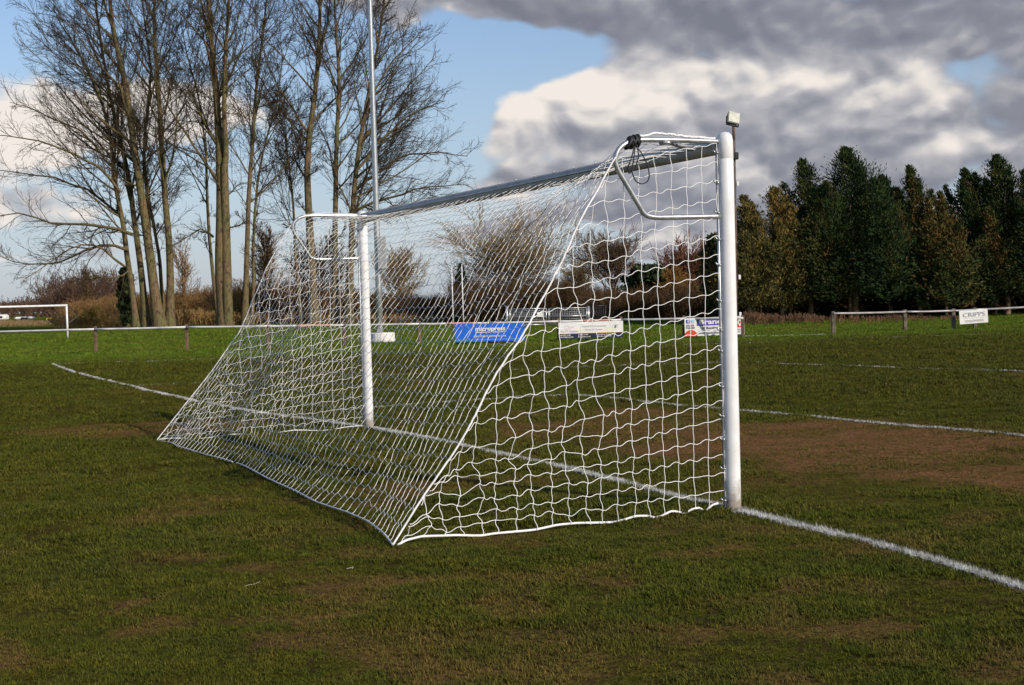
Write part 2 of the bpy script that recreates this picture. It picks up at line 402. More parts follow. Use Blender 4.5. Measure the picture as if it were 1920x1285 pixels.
def build_ground():
    def grid(lo, hi, c0, d0, gr):
        out = [c0]; d = d0
        while out[-1] < hi: out.append(out[-1]+d); d = max(d0, d*gr) if out[-1]-c0 > 9 else d
        left = [c0]; d = d0
        while left[-1] > lo: left.append(left[-1]-d); d = max(d0, d*gr) if c0-left[-1] > 9 else d
        return np.array(left[1:][::-1]+out)
    xs = grid(-2600, 2600, 0, .10, 1.05); ys = grid(-1500, 3500, 9, .10, 1.035)
    X, Y = np.meshgrid(xs, ys); Z = G(X, Y)
    V = np.stack([X, Y, Z], -1).reshape(-1, 3)
    ny, nx = X.shape; idx = np.arange(ny*nx).reshape(ny, nx)
    Q = np.stack([idx[:-1, :-1], idx[:-1, 1:], idx[1:, 1:], idx[1:, :-1]], -1).reshape(-1, 4)
    x, y = V[:, 0], V[:, 1]
    pitch = 1-sstep(-4, 6, y-ytouch(x)+5*(fbm(x*.35, y*.35, 61)-.5))
    m = bpy.data.materials.new('turf'); m.use_nodes = True; N = NT(m.node_tree); bs = N.n['Principled BSDF']
    geo = N.new('ShaderNodeNewGeometry').outputs['Position']
    def attr(n): return N.new('ShaderNodeAttribute', attribute_name=n).outputs['Fac']
    g = turf_colour(N, geo)
    N.put(bs.inputs['Base Color'], g)
    bs.inputs['Roughness'].default_value = .95; bs.inputs['Specular IOR Level'].default_value = .0
    cd = N.new('ShaderNodeCameraData')
    bp = N.new('ShaderNodeBump'); bp.inputs['Distance'].default_value = .05; bp.inputs['Strength'].default_value = .9
    h = N.m('ADD', N.noise(geo, 28, 4, .7), N.m('MULTIPLY', N.noise(geo, 5, 4, .6), 1.2))
    N.put(bp.inputs['Height'], h); N.l.new(bp.outputs[0], bs.inputs['Normal'])
    o = mesh_np('ground', V, [Q], m, attrs={'pitch': pitch, 'mud': mudmap(x, y)})
    tag(o, kind='structure'); return o

def mudmap(x, y):
    """worn earth: the goal mouth and small scrapes"""
    x = np.asarray(x, float); y = np.asarray(y, float)
    b = (x-GN[0])*GB[0]+(y-GN[1])*GB[1]; g = (x-GN[0])*GG[0]+(y-GN[1])*GG[1]
    w = (fbm(x*.7, y*.7, 31)-.5)*1.5+(fbm(x*3.1, y*3.1, 32)-.5)*.7
    f1 = 1-sstep(.35, 1.35, np.hypot((b+2.9)/1.9, (g-2.6)/5.0)+w*1.1)           # goal mouth
    f2 = (1-sstep(.25, 1.2, np.hypot((b+4.6)/1.6, (g+.8)/2.6)+w*1.0))*.9
    f3 = (1-sstep(.6, 1.2, np.hypot((x+4.7)/1.6, (y-16.4)/1.0)+w*.8))*.55   # behind the far corner
    f4 = sstep(.52, .66, fbm(x*2.1+40, y*2.4, 55))*.52*(1-sstep(6.5, 10.5, y)) # scuffed foreground
    f5 = sstep(.66, .74, fbm(x*.6+7, y*.6, 77))*.45*(1-sstep(20, 40, y))
    return np.clip(np.maximum.reduce([f1, f2, f3, f4, f5])*(.35+1.3*fbm(x*1.1, y*1.9, 66)), 0, 1)

def turf_colour(N, geo, blade=False):
    def attr(n): return N.new('ShaderNodeAttribute', attribute_name=n, attribute_type='INSTANCER' if blade else 'GEOMETRY').outputs['Fac']
    n1 = N.noise(geo, .55, 5, .6); n2 = N.noise(geo, 3.5, 5, .65); n3 = N.noise(geo, 24, 4, .7)
    green = N.mix(N.ss(n2, .35, .65), (.056, .064, .006), (.080, .077, .010))
    olive = N.mix(N.ss(n3, .35, .65), (.100, .084, .012), (.068, .062, .009))
    pit = N.mix(N.ss(N.m('ADD', n1, N.m('MULTIPLY', N.m('SUBTRACT', n2, .5), .5)), .42, .68), green, olive)
    big_ = N.noise(geo, .09, 3, .5)
    pit = N.mix(N.ss(big_, .35, .7, 0, .5), pit, (.078, .096, .009))
    lush = N.mix(N.ss(n2, .3, .7), (.088, .150, .010), (.125, .172, .018))
    lush = N.mix(N.ss(N.noise(geo, .22, 4, .6), .42, .66), lush, (.145, .150, .022))
    st = N.noise(N.vm('MULTIPLY', geo, (.55, 1.6, 1)), 1.0, 6, .68)
    lush = N.mix(N.ss(n3, .4, .8, 0, .5), lush, (.055, .085, .010))
    lush = N.mix(N.ss(st, .44, .66, 0, .75), lush, (.060, .095, .010)); pit = N.mix(N.ss(st, .46, .68, 0, .6), pit, (.052, .056, .010))
    scuff = N.noise(geo, 1.7, 6, .7); pit = N.mix(N.ss(scuff, .54, .72, 0, .62), pit, (.075, .042, .018))
    g = N.mix(attr('pitch'), lush, pit)
    mud = N.mix(N.ss(n3, .3, .7), (.27, .135, .062), (.12, .060, .029))
    mf = N.m('MULTIPLY', attr('mud'), N.ss(N.m('ADD', N.m('MULTIPLY', n3, .5), N.m('MULTIPLY', n2, .5)), .34, .56, .25, 1.0))
    if blade: mf = N.m('MULTIPLY', mf, .6)
    else: g = N.mix(N.ss(N.noise(geo, 6.5, 5, .7), .40, .62, .05, .70), g, (.050, .032, .016))
    return N.mix(mf, g, mud)
build_ground()

# ------------------------------------------------------------------ grass: instanced tufts, dense near the camera
GOAL_LINE_PX = [(98, 683), (140, 699), (200, 713), (270, 731), (345, 748), (450, 769), (600, 790), (700, 803), (860, 834), (1010, 866), (1100, 889), (1250, 926), (1376, 957), (1500, 985), (1600, 1007), (1760, 1053), (1920, 1098), (2100, 1155)]
def build_grass():
    m = bpy.data.materials.new('grass_blades'); m.use_nodes = True; N = NT(m.node_tree); bs = N.n['Principled BSDF']
    geo = N.new('ShaderNodeNewGeometry').outputs['Position']
    base = turf_colour(N, geo, True)
    rnd = N.new('ShaderNodeObjectInfo').outputs['Random']
    tone = N.new('ShaderNodeAttribute', attribute_name='tone').outputs['Fac']
    k = N.m('ADD', N.m('MULTIPLY', rnd, .5), N.m('MULTIPLY', tone, .5))
    c = N.mix(1.0, base, N.ramp(k, [(0, (.55, .6, .5)), (.5, (1.0, 1.05, .9)), (.85, (1.6, 1.55, 1.3)), (1, (2.4, 1.9, 1.9))]), 'MULTIPLY')
    N.put(bs.inputs['Base Color'], c); bs.inputs['Roughness'].default_value = .6; bs.inputs['Specular IOR Level'].default_value = .08
    rng = np.random.default_rng(4)
    col = bpy.data.collections.new('grass_tufts')
    protos = []
    for i in range(6):
        nb = 16; V = []; Fq = []; Ft = []; tone_ = []
        for b in range(nb):
            a = rng.uniform(0, 6.283); r = rng.uniform(0, .022); p = np.array([r*math.cos(a), r*math.sin(a), -.004])
            d = rng.uniform(0, 6.283); lean = rng.uniform(.2, 1.3); h = rng.uniform(.012, .030); w = rng.uniform(.0011, .0020)
            dx = np.array([math.cos(d), math.sin(d), 0]); sd_ = np.array([-math.sin(d), math.cos(d), 0])
            p1 = p+np.array([0, 0, h*.55])+dx*h*.3*lean; p2 = p1+np.array([0, 0, h*.45*(1-.45*lean)])+dx*h*.65*lean
            n0 = len(V); V += [p-sd_*w, p+sd_*w, p1-sd_*w*.8, p1+sd_*w*.8, p2]
            Fq.append([n0, n0+1, n0+3, n0+2]); Ft.append([n0+2, n0+3, n0+4]); tone_ += [rng.random()]*5
        o = mesh_np('grass_tuft', np.array(V), [Fq, Ft], m, attrs={'tone': tone_}, smooth=False)
        COL.objects.unlink(o); col.objects.link(o); protos.append(o)
    # points
    pts = []
    def zone(y0, y1, dens, scale):
        xw = lambda y: y*.43+1.7
        area = (xw(y0)+xw(y1))*(y1-y0)
        n = int(area*dens); y = rng.uniform(y0, y1, n*2); x = rng.uniform(-1, 1, n*2)*xw(y1)
        k = np.abs(x) < xw(y); x, y = x[k][:n], y[k][:n]
        pts.append(np.stack([x, y, np.full(len(x), scale)], 1))
    zone(4.3, 6.4, 2700, 1.0); zone(6.4, 8.5, 1900, 1.15); zone(8.5, 12, 1100, 1.3); zone(12, 18, 480, 1.55); zone(18, 28, 170, 2.0); zone(28, 44, 60, 2.6); zone(44, 66, 22, 3.0); zone(66, 96, 7, 4.0)
    P = np.concatenate(pts); x, y, s = P.T
    md = mudmap(x, y); dn = fbm(x*2.6, y*2.6, 91)
    keep = rng.random(len(x)) > np.maximum(md*.60*(.1+1.7*fbm(x*1.6, y*1.6, 92)), .75*(1-sstep(.34, .50, dn))); x, y, s, md, dn = x[keep], y[keep], s[keep], md[keep], dn[keep]
    GL = np.array([onz(*p)[:2] for p in GOAL_LINE_PX]); o_ = np.argsort(GL[:, 1]); xl = np.interp(y, GL[o_, 1], GL[o_, 0])
    dl = np.abs(x-xl)*.9; keep = (dl > .055) | (rng.random(len(x)) < .12); x, y, s, md, dn = x[keep], y[keep], s[keep], md[keep], dn[keep]
    lushn = fbm(x*.8, y*.8, 17)
    s = s*(.35+1.3*dn)*(.5+1.0*lushn)*(1-.45*md)*rng.uniform(.75, 1.25, len(x))
    post = np.exp(-((x-1.44)**2+(y-9.10)**2)/.18); s = s*(1+.9*post)
    b_ = (x-GN[0])*GB[0]+(y-GN[1])*GB[1]; g_ = (x-GN[0])*GG[0]+(y-GN[1])*GG[1]
    inside = sstep(-.3, .3, b_)*(1-sstep(1.4, 2.2, b_))*sstep(-.3, .3, g_)*(1-sstep(7, 7.6, g_)); s = s*(1+.35*inside)
    me = bpy.data.meshes.new('grass'); V = np.stack([x, y, G(x, y)], 1).astype(np.float32)
    me.vertices.add(len(V)); me.vertices.foreach_set('co', V.ravel())
    for nme, val in (('sc', s), ('rot', rng.uniform(0, 6.283, len(x))), ('pitch', 1-sstep(-4, 6, y-ytouch(x)+5*(fbm(x*.35, y*.35, 61)-.5))), ('mud', md)):
        a = me.attributes.new(nme, 'FLOAT', 'POINT'); a.data.foreach_set('value', val.astype(np.float32))
    go = bpy.data.objects.new('grass', me); COL.objects.link(go); tag(go, 'short worn green and olive turf of the football pitch', 'grass', kind='stuff')
    ng = bpy.data.node_groups.new('grass_nodes', 'GeometryNodeTree')
    ng.interface.new_socket('Geometry', in_out='INPUT', socket_type='NodeSocketGeometry'); ng.interface.new_socket('Geometry', in_out='OUTPUT', socket_type='NodeSocketGeometry')
    gi = ng.nodes.new('NodeGroupInput'); gout = ng.nodes.new('NodeGroupOutput')
    ci = ng.nodes.new('GeometryNodeCollectionInfo'); ci.inputs['Collection'].default_value = col
    ci.inputs['Separate Children'].default_value = True; ci.inputs['Reset Children'].default_value = True
    ip = ng.nodes.new('GeometryNodeInstanceOnPoints'); ip.inputs['Pick Instance'].default_value = True
    na = ng.nodes.new('GeometryNodeInputNamedAttribute'); na.data_type = 'FLOAT'; na.inputs[0].default_value = 'sc'
    nr = ng.nodes.new('GeometryNodeInputNamedAttribute'); nr.data_type = 'FLOAT'; nr.inputs[0].default_value = 'rot'
    cx = ng.nodes.new('ShaderNodeCombineXYZ'); L = ng.links.new
    L(nr.outputs[0], cx.inputs[2]); L(cx.outputs[0], ip.inputs['Rotation']); L(na.outputs[0], ip.inputs['Scale'])
    L(gi.outputs[0], ip.inputs['Points']); L(ci.outputs[0], ip.inputs['Instance']); L(ip.outputs[0], gout.inputs[0])
    md_ = go.modifiers.new('tufts', 'NODES'); md_.node_group = ng
    print('grass points', len(x))
build_grass()

# ------------------------------------------------------------------ painted lines
def line(name, pix, width, label, seed, gaps=.25, tufts=True, cover=1.0):
    rng = np.random.default_rng(seed)
    pts = np.array([onz(*p)[:2] for p in pix])
    e_ = pts[-1]-pts[-2]; pts = np.vstack([pts, pts[-1]+e_/np.linalg.norm(e_)*(9 if 'touch' not in name else .01)])   # the line runs on past the frame
    # smooth resample
    seg = np.r_[0, np.cumsum(np.linalg.norm(np.diff(pts, axis=0), axis=1))]; n = max(8, int(seg[-1]/.12))
    t = np.linspace(0, seg[-1], n); x = np.interp(t, seg, pts[:, 0]); y = np.interp(t, seg, pts[:, 1])
    k = np.ones(9)/9
    for _ in range(3):
        xs = np.convolve(np.pad(x, 4, 'edge'), k, 'valid'); ys = np.convolve(np.pad(y, 4, 'edge'), k, 'valid'); x[1:-1], y[1:-1] = xs[1:-1], ys[1:-1]
    T = np.stack([np.gradient(x), np.gradient(y)], 1); T /= np.linalg.norm(T, axis=1, keepdims=True); Nn = np.stack([-T[:, 1], T[:, 0]], 1)
    w = width/2*(1+.35*(fbm(t*2.5, t*0+seed, seed)-.5)*2)
    mb = MB()
    cols = 5; P = []
    for j in range(cols):
        o = (j/(cols-1)*2-1)
        q = np.stack([x, y], 1)+Nn*(w*.62*o)[:, None]; P.append(np.c_[q, G(q[:, 0], q[:, 1])+.007])
    P = np.stack(P, 1); idx = np.arange(n*cols).reshape(n, cols)
    keep = fbm(t*1.2, t*0+5, seed+3) > gaps
    keep_s = keep & (t > -1)
    Q = np.stack([idx[:-1, :-1], idx[:-1, 1:], idx[1:, 1:], idx[1:, :-1]], -1)[keep_s[:-1]].reshape(-1, 4)
    mb.add(P.reshape(-1, 3), Q)
    if tufts:
        d = y; L = seg[-1]; near = np.clip(9/np.maximum(y, 4), .1, 2)
        dn_ = 2300*cover*np.minimum(1, 9/np.maximum(y, 2.5))**1.6; cdf = np.cumsum(dn_); nt = int(dn_.mean()*L); ti = np.interp(rng.random(nt)*cdf[-1], cdf, t); xi = np.interp(ti, t, x); yi = np.interp(ti, t, y); nxi = np.interp(ti, t, Nn[:, 0]); nyi = np.interp(ti, t, Nn[:, 1])
        wi = np.interp(ti, t, w); off = np.clip(rng.normal(0, .48, nt), -1.4, 1.4)*wi; X = xi+nxi*off; Y = yi+nyi*off
        kp = (fbm(ti*4, off*30, seed+7) > .22) & (np.interp(ti, t, keep.astype(float)) > .4)
        X, Y = X[kp], Y[kp]; m_ = len(X)
        hgt = rng.uniform(.012, .034, m_)*(1.0 if np.mean(y) < 20 else 1.1); a = rng.uniform(0, 6.283, m_); lean = rng.uniform(.2, 1.4, m_)
        ww = np.clip(.0015*np.maximum(Y, 1)/8, .0013, .012); z0 = G(X, Y)
        dx = np.stack([np.cos(a), np.sin(a), 0*a], 1); sdv = np.stack([-np.sin(a), np.cos(a), 0*a], 1)
        p0 = np.c_[X, Y, z0]; tip = p0+dx*(hgt*lean*.8)[:, None]; tip[:, 2] += hgt
        V = np.stack([p0-sdv*ww[:, None], p0+sdv*ww[:, None], tip], 1).reshape(-1, 3)
        mb.add(V, np.arange(m_*3).reshape(-1, 3))
    o = mb.build(name, M_LINE, smooth=False)
    o.data.materials.append(M_LINEB); mi = np.zeros(len(o.data.polygons), np.int32); lt = np.zeros(len(mi), np.int32); o.data.polygons.foreach_get('loop_total', lt); mi[lt == 3] = 1; o.data.polygons.foreach_set('material_index', mi); tag(o, kind='structure')
    return o
line('goal_line', GOAL_LINE_PX, .10, '', 1, gaps=.05, cover=1.3)
line('touchline', [(98, 683), (150, 682), (300, 677), (430, 672), (700, 664), (1020, 655), (1400, 644), (1700, 632), (1920, 624), (2100, 617)], .07, '', 2, gaps=.20, cover=.3)
line('penalty_area_line', [(262, 724), (330, 720), (450, 717), (620, 708), (900, 697), (1040, 691), (1200, 684), (1390, 679), (1500, 684), (1700, 691), (1920, 697), (2100, 705)], .055, '', 3, gaps=.10, cover=.3)
line('goal_area_line', [(640, 770), (740, 762), (900, 750), (980, 743), (1055, 740), (1085, 741), (1150, 747), (1280, 762), (1390, 772), (1530, 783), (1650, 795), (1790, 806), (1920, 819), (2100, 838)], .07, '', 4, gaps=.10, cover=.8)
line('second_touchline', [(1398, 631), (1450, 630), (1500, 629), (1556, 627)], .12, '', 5, gaps=.3)

# ------------------------------------------------------------------ the goal
goal = empty('football_goal', GN, 'white full size football goal with a net in the foreground', 'football goal', rz=-YAW)
R_P = .054
def goal_post(g0):
    mb = MB(); z = [0, .02, .5, 1, 1.5, 2.0, 2.326, 2.33, 2.334, 2.45, 2.485, 2.503, 2.51]
    r = [R_P]*6+[R_P, R_P-.0025, R_P+.0005, R_P, R_P*.88, R_P*.55, .004]
    mb.tube([goal_pt(0, g0, v) for v in z], r, 28)
    return mb.build('post', M_POST)
rng = np.random.default_rng(11)
post_objs = []
for g0 in (0, GW):
    p = goal_post(g0); adopt(goal, p); post_objs.append(p)
    mb = MB()
    sx = .006 if g0 == 0 else -.006
    mb.tube([goal_pt(R_P+.008, g0+sx, .02), goal_pt(R_P+.008, g0+sx, 1.2), goal_pt(R_P+.008, g0+sx, 2.40)], .0105, 6)
    ch = mb.build('net_rail', M_ALU); adopt_sub(goal, p, ch)
    for zc in np.linspace(.09, 2.36, 13):
        mb = MB(); zc += rng.uniform(-.03, .03)
        mb.tube([goal_pt(R_P+.012, g0-.002, zc), goal_pt(R_P+.034, g0-.008, zc+.004), goal_pt(R_P+.044, g0-.006, zc+.018)], .0055, 6)
        mb.ball(goal_pt(R_P+.016, g0-.012, zc), .010, n=8, m=5)
        c_ = mb.build('net_clip', M_GALV); adopt_sub(goal, p, c_)
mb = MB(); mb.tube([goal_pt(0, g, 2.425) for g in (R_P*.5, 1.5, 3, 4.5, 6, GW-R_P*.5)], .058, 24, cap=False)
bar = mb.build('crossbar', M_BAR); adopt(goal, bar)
mb = MB()
mb.tube([goal_pt(.060, g, 2.428) for g in (.07, 3.7, 7.37)], .008, 6)
adopt_sub(goal, bar, mb.build('net_rail', M_ALU))
for g in np.arange(.25, 7.3, .36):
    mb = MB(); mb.tube([goal_pt(.052, g, 2.458), goal_pt(.064, g, 2.474), goal_pt(.056, g, 2.490)], .004, 6)
    adopt_sub(goal, bar, mb.build('net_clip', M_GALV))

def smooth_poly(p, n=40):
    p = np.asarray(p, float); s = np.r_[0, np.cumsum(np.linalg.norm(np.diff(p, axis=0), axis=1))]
    t = np.linspace(0, s[-1], n); q = np.stack([np.interp(t, s, p[:, i]) for i in range(p.shape[1])], 1)
    for _ in range(2): q[1:-1] = (q[:-2]+2*q[1:-1]+q[2:])/4
    return q
def bracket(g0, sgn, up=0.0):
    prof = [(.05, 2.445), (.30, 2.447), (.62, 2.444), (.70, 2.436), (.77, 2.41), (.81, 2.375), (.832, 2.33), (.832, 2.285), (.81, 2.24), (.65, 2.00), (.635, 1.968), (.60, 1.952), (.55, 1.945), (.30, 1.948), (.06, 1.952)]
    q = smooth_poly(prof, 90)
    mb = MB(); mb.tube([goal_pt(b, g0, z+up) for b, z in q], .0175, 10)
    o = mb.build('net_support_bracket', M_GALV); adopt(goal, o)
    mb = MB(); mb.tube([goal_pt(.46, g0, 2.438), goal_pt(.40, g0+sgn*.04, 2.432), goal_pt(.03, g0+sgn*.34, 2.432)], .014, 8)
    mb.box(goal_pt(.46, g0, 2.425), (.07, .04, .018), YAW)
    adopt_sub(goal, o, mb.build('diagonal_brace', M_GALV))
bracket(0.0, 1); bracket(GW, -1, .012)

# ---- net, knot by knot
C = .12
SEAM_N = np.array([(2.448, .69), (2.396, .787), (2.241, .891), (2.099, .974), (1.971, 1.075), (1.704, 1.217), (1.572, 1.298), (1.232, 1.512), (1.026, 1.690), (.564, 1.981), (.286, 2.199), (.01, 2.395)])
SEAM_F = np.array([(2.460, .70), (2.40, .82), (2.31, .87), (1.887, 1.139), (1.179, 1.46), (.777, 1.773), (.40, 2.09), (.01, 2.398)])
OFF = .045
def seam_b(S, z): return np.interp(z, S[::-1, 0], S[::-1, 1])
def wave(P0, P1, amp, d1, d2, ph, n=5):
    """cord between two knots: a slack S curve"""
    t = np.linspace(0, 1, n+1)[1:][:, None]
    return P0+(P1-P0)*t + (np.sin(2*np.pi*t+ph*0)*amp)*d1 + (np.sin(np.pi*t)*amp*.8)*d2
def cord(mb, knots, amp, d1, d2, r=.0031, sides=5, n=5):
    pts = [knots[0]]
    for i in range(len(knots)-1):
        a = amp(i) if callable(amp) else amp
        for q in wave(np.asarray(knots[i]), np.asarray(knots[i+1]), a, d1, d2, 0, n): pts.append(q)
    mb.tube(pts, r, sides, cap=False)
Z3 = np.array([0, 0, 1.])

def side_net(g0, out, S, seed, r, wild=1.0, bottom=None):
    """one side panel; out = direction (+1/-1) along the goal line away from the goal"""
    mb = MB(); rg = np.random.default_rng(seed)
    def sag(b, z): return .17*b*np.clip(z/.8, 0, 1)*wild
    off1 = rg.normal(0, 1, (40, 40, 3))
    def knot(j, k):
        b0 = .065+C*.985*j; z0 = 2.44-.1215*k
        b = b0; z = z0-sag(b, z0)
        f = np.clip((b-.3)/1.2, 0, 1)
        wob = off1[j, k]*np.array([.013, .012, .010])*(.3+1.0*f)*wild
        bend = .05*math.sin(b*2.1+z*1.3+seed)*f
        return np.array([b+wob[0], wob[1]+bend, max(z+wob[2], .012)])
    def world(q):
        b, o, z = q; return goal_pt(b, g0+out*(OFF*(1-z/2.5)*b/2.4)+o, z)
    NZ = 20
    bot = (lambda b: .025) if bottom is None else bottom
    maxj = 21
    grid = {}
    for k in range(0, NZ+1):
        for j in range(0, maxj):
            q = knot(j, k)
            if k == NZ: q[2] = bot(q[0])
            if q[0] <= seam_b(S, q[2])-.025: grid[j, k] = q
            elif k == 0 and q[0] <= .80: grid[j, k] = q
    # rows
    for k in range(0, NZ):
        js = [j for j in range(maxj) if (j, k) in grid]
        kn = [grid[j, k] for j in js]
        if not kn: continue
        last = kn[-1]; zz = last[2]-.04*(k > 0); bb = seam_b(S, zz)
        kn = kn+[np.array([bb, 0, zz])]
        W = [world(q) for q in kn]
        cord(mb, W, lambda i: (.0065+.003*min(1, (i+1)/7))*wild*(.2+1.3*rg.random()), Z3, Z3*-.15+GG*.5*rg.choice([-1, 1]), r)
    # columns
    for j in range(0, maxj):
        ks = [k for k in range(0, NZ+1) if (j, k) in grid]
        if not ks: continue
        kn = [grid[j, k] for k in ks]
        if ks[0] > 0:
            zz = kn[0][2]+.09; zs = S[:, 0]; bq = kn[0][0]
            zi = np.interp(bq, S[:, 1], S[:, 0]); kn = [np.array([bq-.015, 0, min(zi, kn[0][2]+.14)])]+kn
        W = [world(q) for q in kn]
        cord(mb, W, lambda i: (.001+.004*min(1, j/8))*wild*(.7+.6*rg.random()), GB, GG*.4*rg.choice([-1, 1]), r)
    for (j, k), q in grid.items():
        if k < NZ and k > 0: mb.ball(world(q), r*1.75, n=6, m=4)
    # foot of the panel on the rail: small loops run down the post edge
    edge = [world(np.array([.052, 0, z])) for z in np.linspace(2.42, .03, 60)]
    edge = [p+GB*.010*math.sin(i*1.9) for i, p in enumerate(edge)]
    mb.tube(edge, r*1.15, 5, cap=False)
    return mb, world
# bottom rope of the near panel as it lies on the turf
NB = [(745, 1025), (762, 1019), (790, 1013), (855, 1010), (900, 1010), (930, 1006), (1000, 1000), (1040, 992), (1080, 988), (1130, 986), (1150, 988), (1170, 981), (1190, 975), (1215, 974), (1226, 980), (1240, 974), (1258, 966), (1270, 967), (1284, 970), (1296, 963), (1310, 960), (1322, 966), (1334, 956), (1346, 953)]
nbz = []
for p in NB:
    b_, z_ = on_gplane(*p, -OFF*np.clip((1345-p[0])/600, 0, 1)); nbz.append((b_, z_))
nbz = np.array(nbz)[::-1]; o_ = np.argsort(nbz[:, 0]); nbz = nbz[o_]
nbz[:, 1] = np.clip((nbz[:, 1]-np.polyval(np.polyfit(nbz[:, 0], nbz[:, 1], 1), nbz[:, 0]))*1.25+.020, .003, .08); nbz[-1, 1] = .008
def near_bottom(b): return float(np.interp(b, nbz[:, 0], nbz[:, 1]))
mb, nworld = side_net(0.0, -1, SEAM_N, 3, .0023, 1.0, near_bottom); adopt(goal, mb.build('side_net', M_NET))
mb, fworld = side_net(GW, 1, SEAM_F, 8, .0020, 1.05); adopt(goal, mb.build('side_net', M_NET))

# back panel: hung from the crossbar, over the brackets and down to the turf
BB = np.array([gcoord(onz(*p))[0:2] for p in [(297, 828), (325, 832), (335, 843), (450, 880), (572, 942), (590, 950), (650, 968), (690, 985), (730, 1010), (745, 1025)]])[::-1]
NU, NTt = 62, 31
def prof_end(S):
    p = [(.062, 2.425), (.35, (2.440+S[0, 0])/2)]+[(b, z) for z, b in S]
    return smooth_arr(p)
def smooth_arr(p):
    p = np.array(p); s = np.r_[0, np.cumsum(np.linalg.norm(np.diff(p, axis=0), axis=1))]; t = np.linspace(0, 1, NTt)*s[-1]
    return np.stack([np.interp(t, s, p[:, 0]), np.interp(t, s, p[:, 1])], 1)
PN, PF = prof_end(SEAM_N), prof_end(SEAM_F)
PM = smooth_arr([(.062, 2.40), (.20, 2.335), (.38, 2.245), (.55, 2.135), (.75, 1.96), (1.00, 1.67), (1.25, 1.34), (1.50, 1.01), (1.75, .69), (1.95, .44), (2.12, .23), (2.25, .10), (2.34, .03)])
KN = np.zeros((NU+1, NTt, 3)); rg = np.random.default_rng(21)
for i in range(NU+1):
    u = i/NU
    wn = math.exp(-(u*GW/.95)**1.25); wf = math.exp(-((1-u)*GW/1.15)**1.25)
    wm = max(0, 1-wn-wf)
    for k in range(NTt):
        q = (PN[k]*wn+PF[k]*wf+PM[k]*wm)/(wn+wf+wm)
        t = k/(NTt-1)
        g = (-OFF*t)*(1-u)+(GW+OFF*t)*u
        dent = .05*math.sin(math.pi*t)*math.sin(u*9.1+t*3)*wm
        b, z = q[0]+dent, q[1]
        tb = sstep(.75, 1.0, t)
        bb = np.interp(g, BB[:, 1], BB[:, 0]); b = b+(bb-2.36)*tb
        z = max(z, .012)
        w_ = rg.normal(0, .006, 3)*(1 if 0 < i < NU and k < NTt-1 else 0)
        KN[i, k] = (b+w_[0], g+w_[1], max(z+w_[2], .010))
def W(q): return goal_pt(*q)
mb = MB()
for i in range(1, NU):                       # cords running down the net
    pts = []
    for k in range(NTt-1):
        P0, P1 = W(KN[i, k]), W(KN[i, k+1]); pts.append(P0)
        for s_ in (.25, .5, .75):
            pts.append(P0+(P1-P0)*s_+GG*math.sin(2*math.pi*s_)*(.003+.008*(k/NTt)**2))
    pts.append(W(KN[i, -1])); mb.tube(pts, .0019, 5, cap=False)
for k in range(1, NTt-1):                    # cords running across, a small chevron in every cell
    pts = []
    for i in range(NU):
        P0, P1 = W(KN[i, k]), W(KN[i+1, k]); D = W(KN[i, k+1])-W(KN[i, k-1]); D = D/np.linalg.norm(D); Nn = np.cross(GG, D)
        pts.append(P0)
        for s_, a in ((.2, .010), (.5, 0.0), (.8, -.010)):
            pts.append(P0+(P1-P0)*s_+D*a+Nn*abs(a)*.3)
    pts.append(W(KN[NU, k])); mb.tube(pts, .0015, 5, cap=False)
adopt(goal, mb.build('back_net', M_NET))
# seam ropes and border ropes
def rope(pts, r, name='border_rope', wob=.004, seed=1):
    q = smooth_poly(pts, max(20, int(len(pts)*8))); rr = np.random.default_rng(seed)
    q = q+np.cumsum(rr.normal(0, wob*.25, q.shape), 0)*np.sin(np.linspace(0, np.pi, len(q)))[:, None]
    q[:, 2] = np.maximum(q[:, 2], .004)
    mb = MB(); mb.tube(q, r, 8); o = mb.build(name, M_ROPE); adopt(goal, o)
rope([W(q)+GB*0 for q in KN[0, 5:]], .0062, 'seam_rope', seed=2)
rope([W(q) for q in KN[NU, 5:]], .0055, 'seam_rope', seed=3)
rope([goal_pt(b, -OFF*np.clip(b/2.4, 0, 1), z+.002) for b, z in nbz], .0075, seed=4, wob=.001)
rope([W(KN[i, -1])+Z3*(.008+.005*math.sin(i*.4)) for i in range(0, 39)], .0052, seed=5, wob=.0008)
rope([W(KN[i, -1])+Z3*(.008+.005*math.sin(i*.5)) for i in range(39, NU+1)], .0048, seed=6, wob=.0008)
rope([goal_pt(b, GW+OFF*b/2.4, .02+.012*math.sin(b*9)) for b in np.linspace(.08, 2.39, 24)], .006, seed=7, wob=.003)
# crown of the net pulled up on the near bracket
rope([goal_pt(b, .01, 2.462+.010*math.sin(b*4.2)+.003*math.sin(b*40)) for b in np.linspace(.07, .66, 30)], .0075, 'gathered_cord', seed=8)
rope([goal_pt(b, GW, 2.468+.01*math.sin(b*5)) for b in np.linspace(.07, .70, 20)], .004, 'gathered_cord', seed=9)

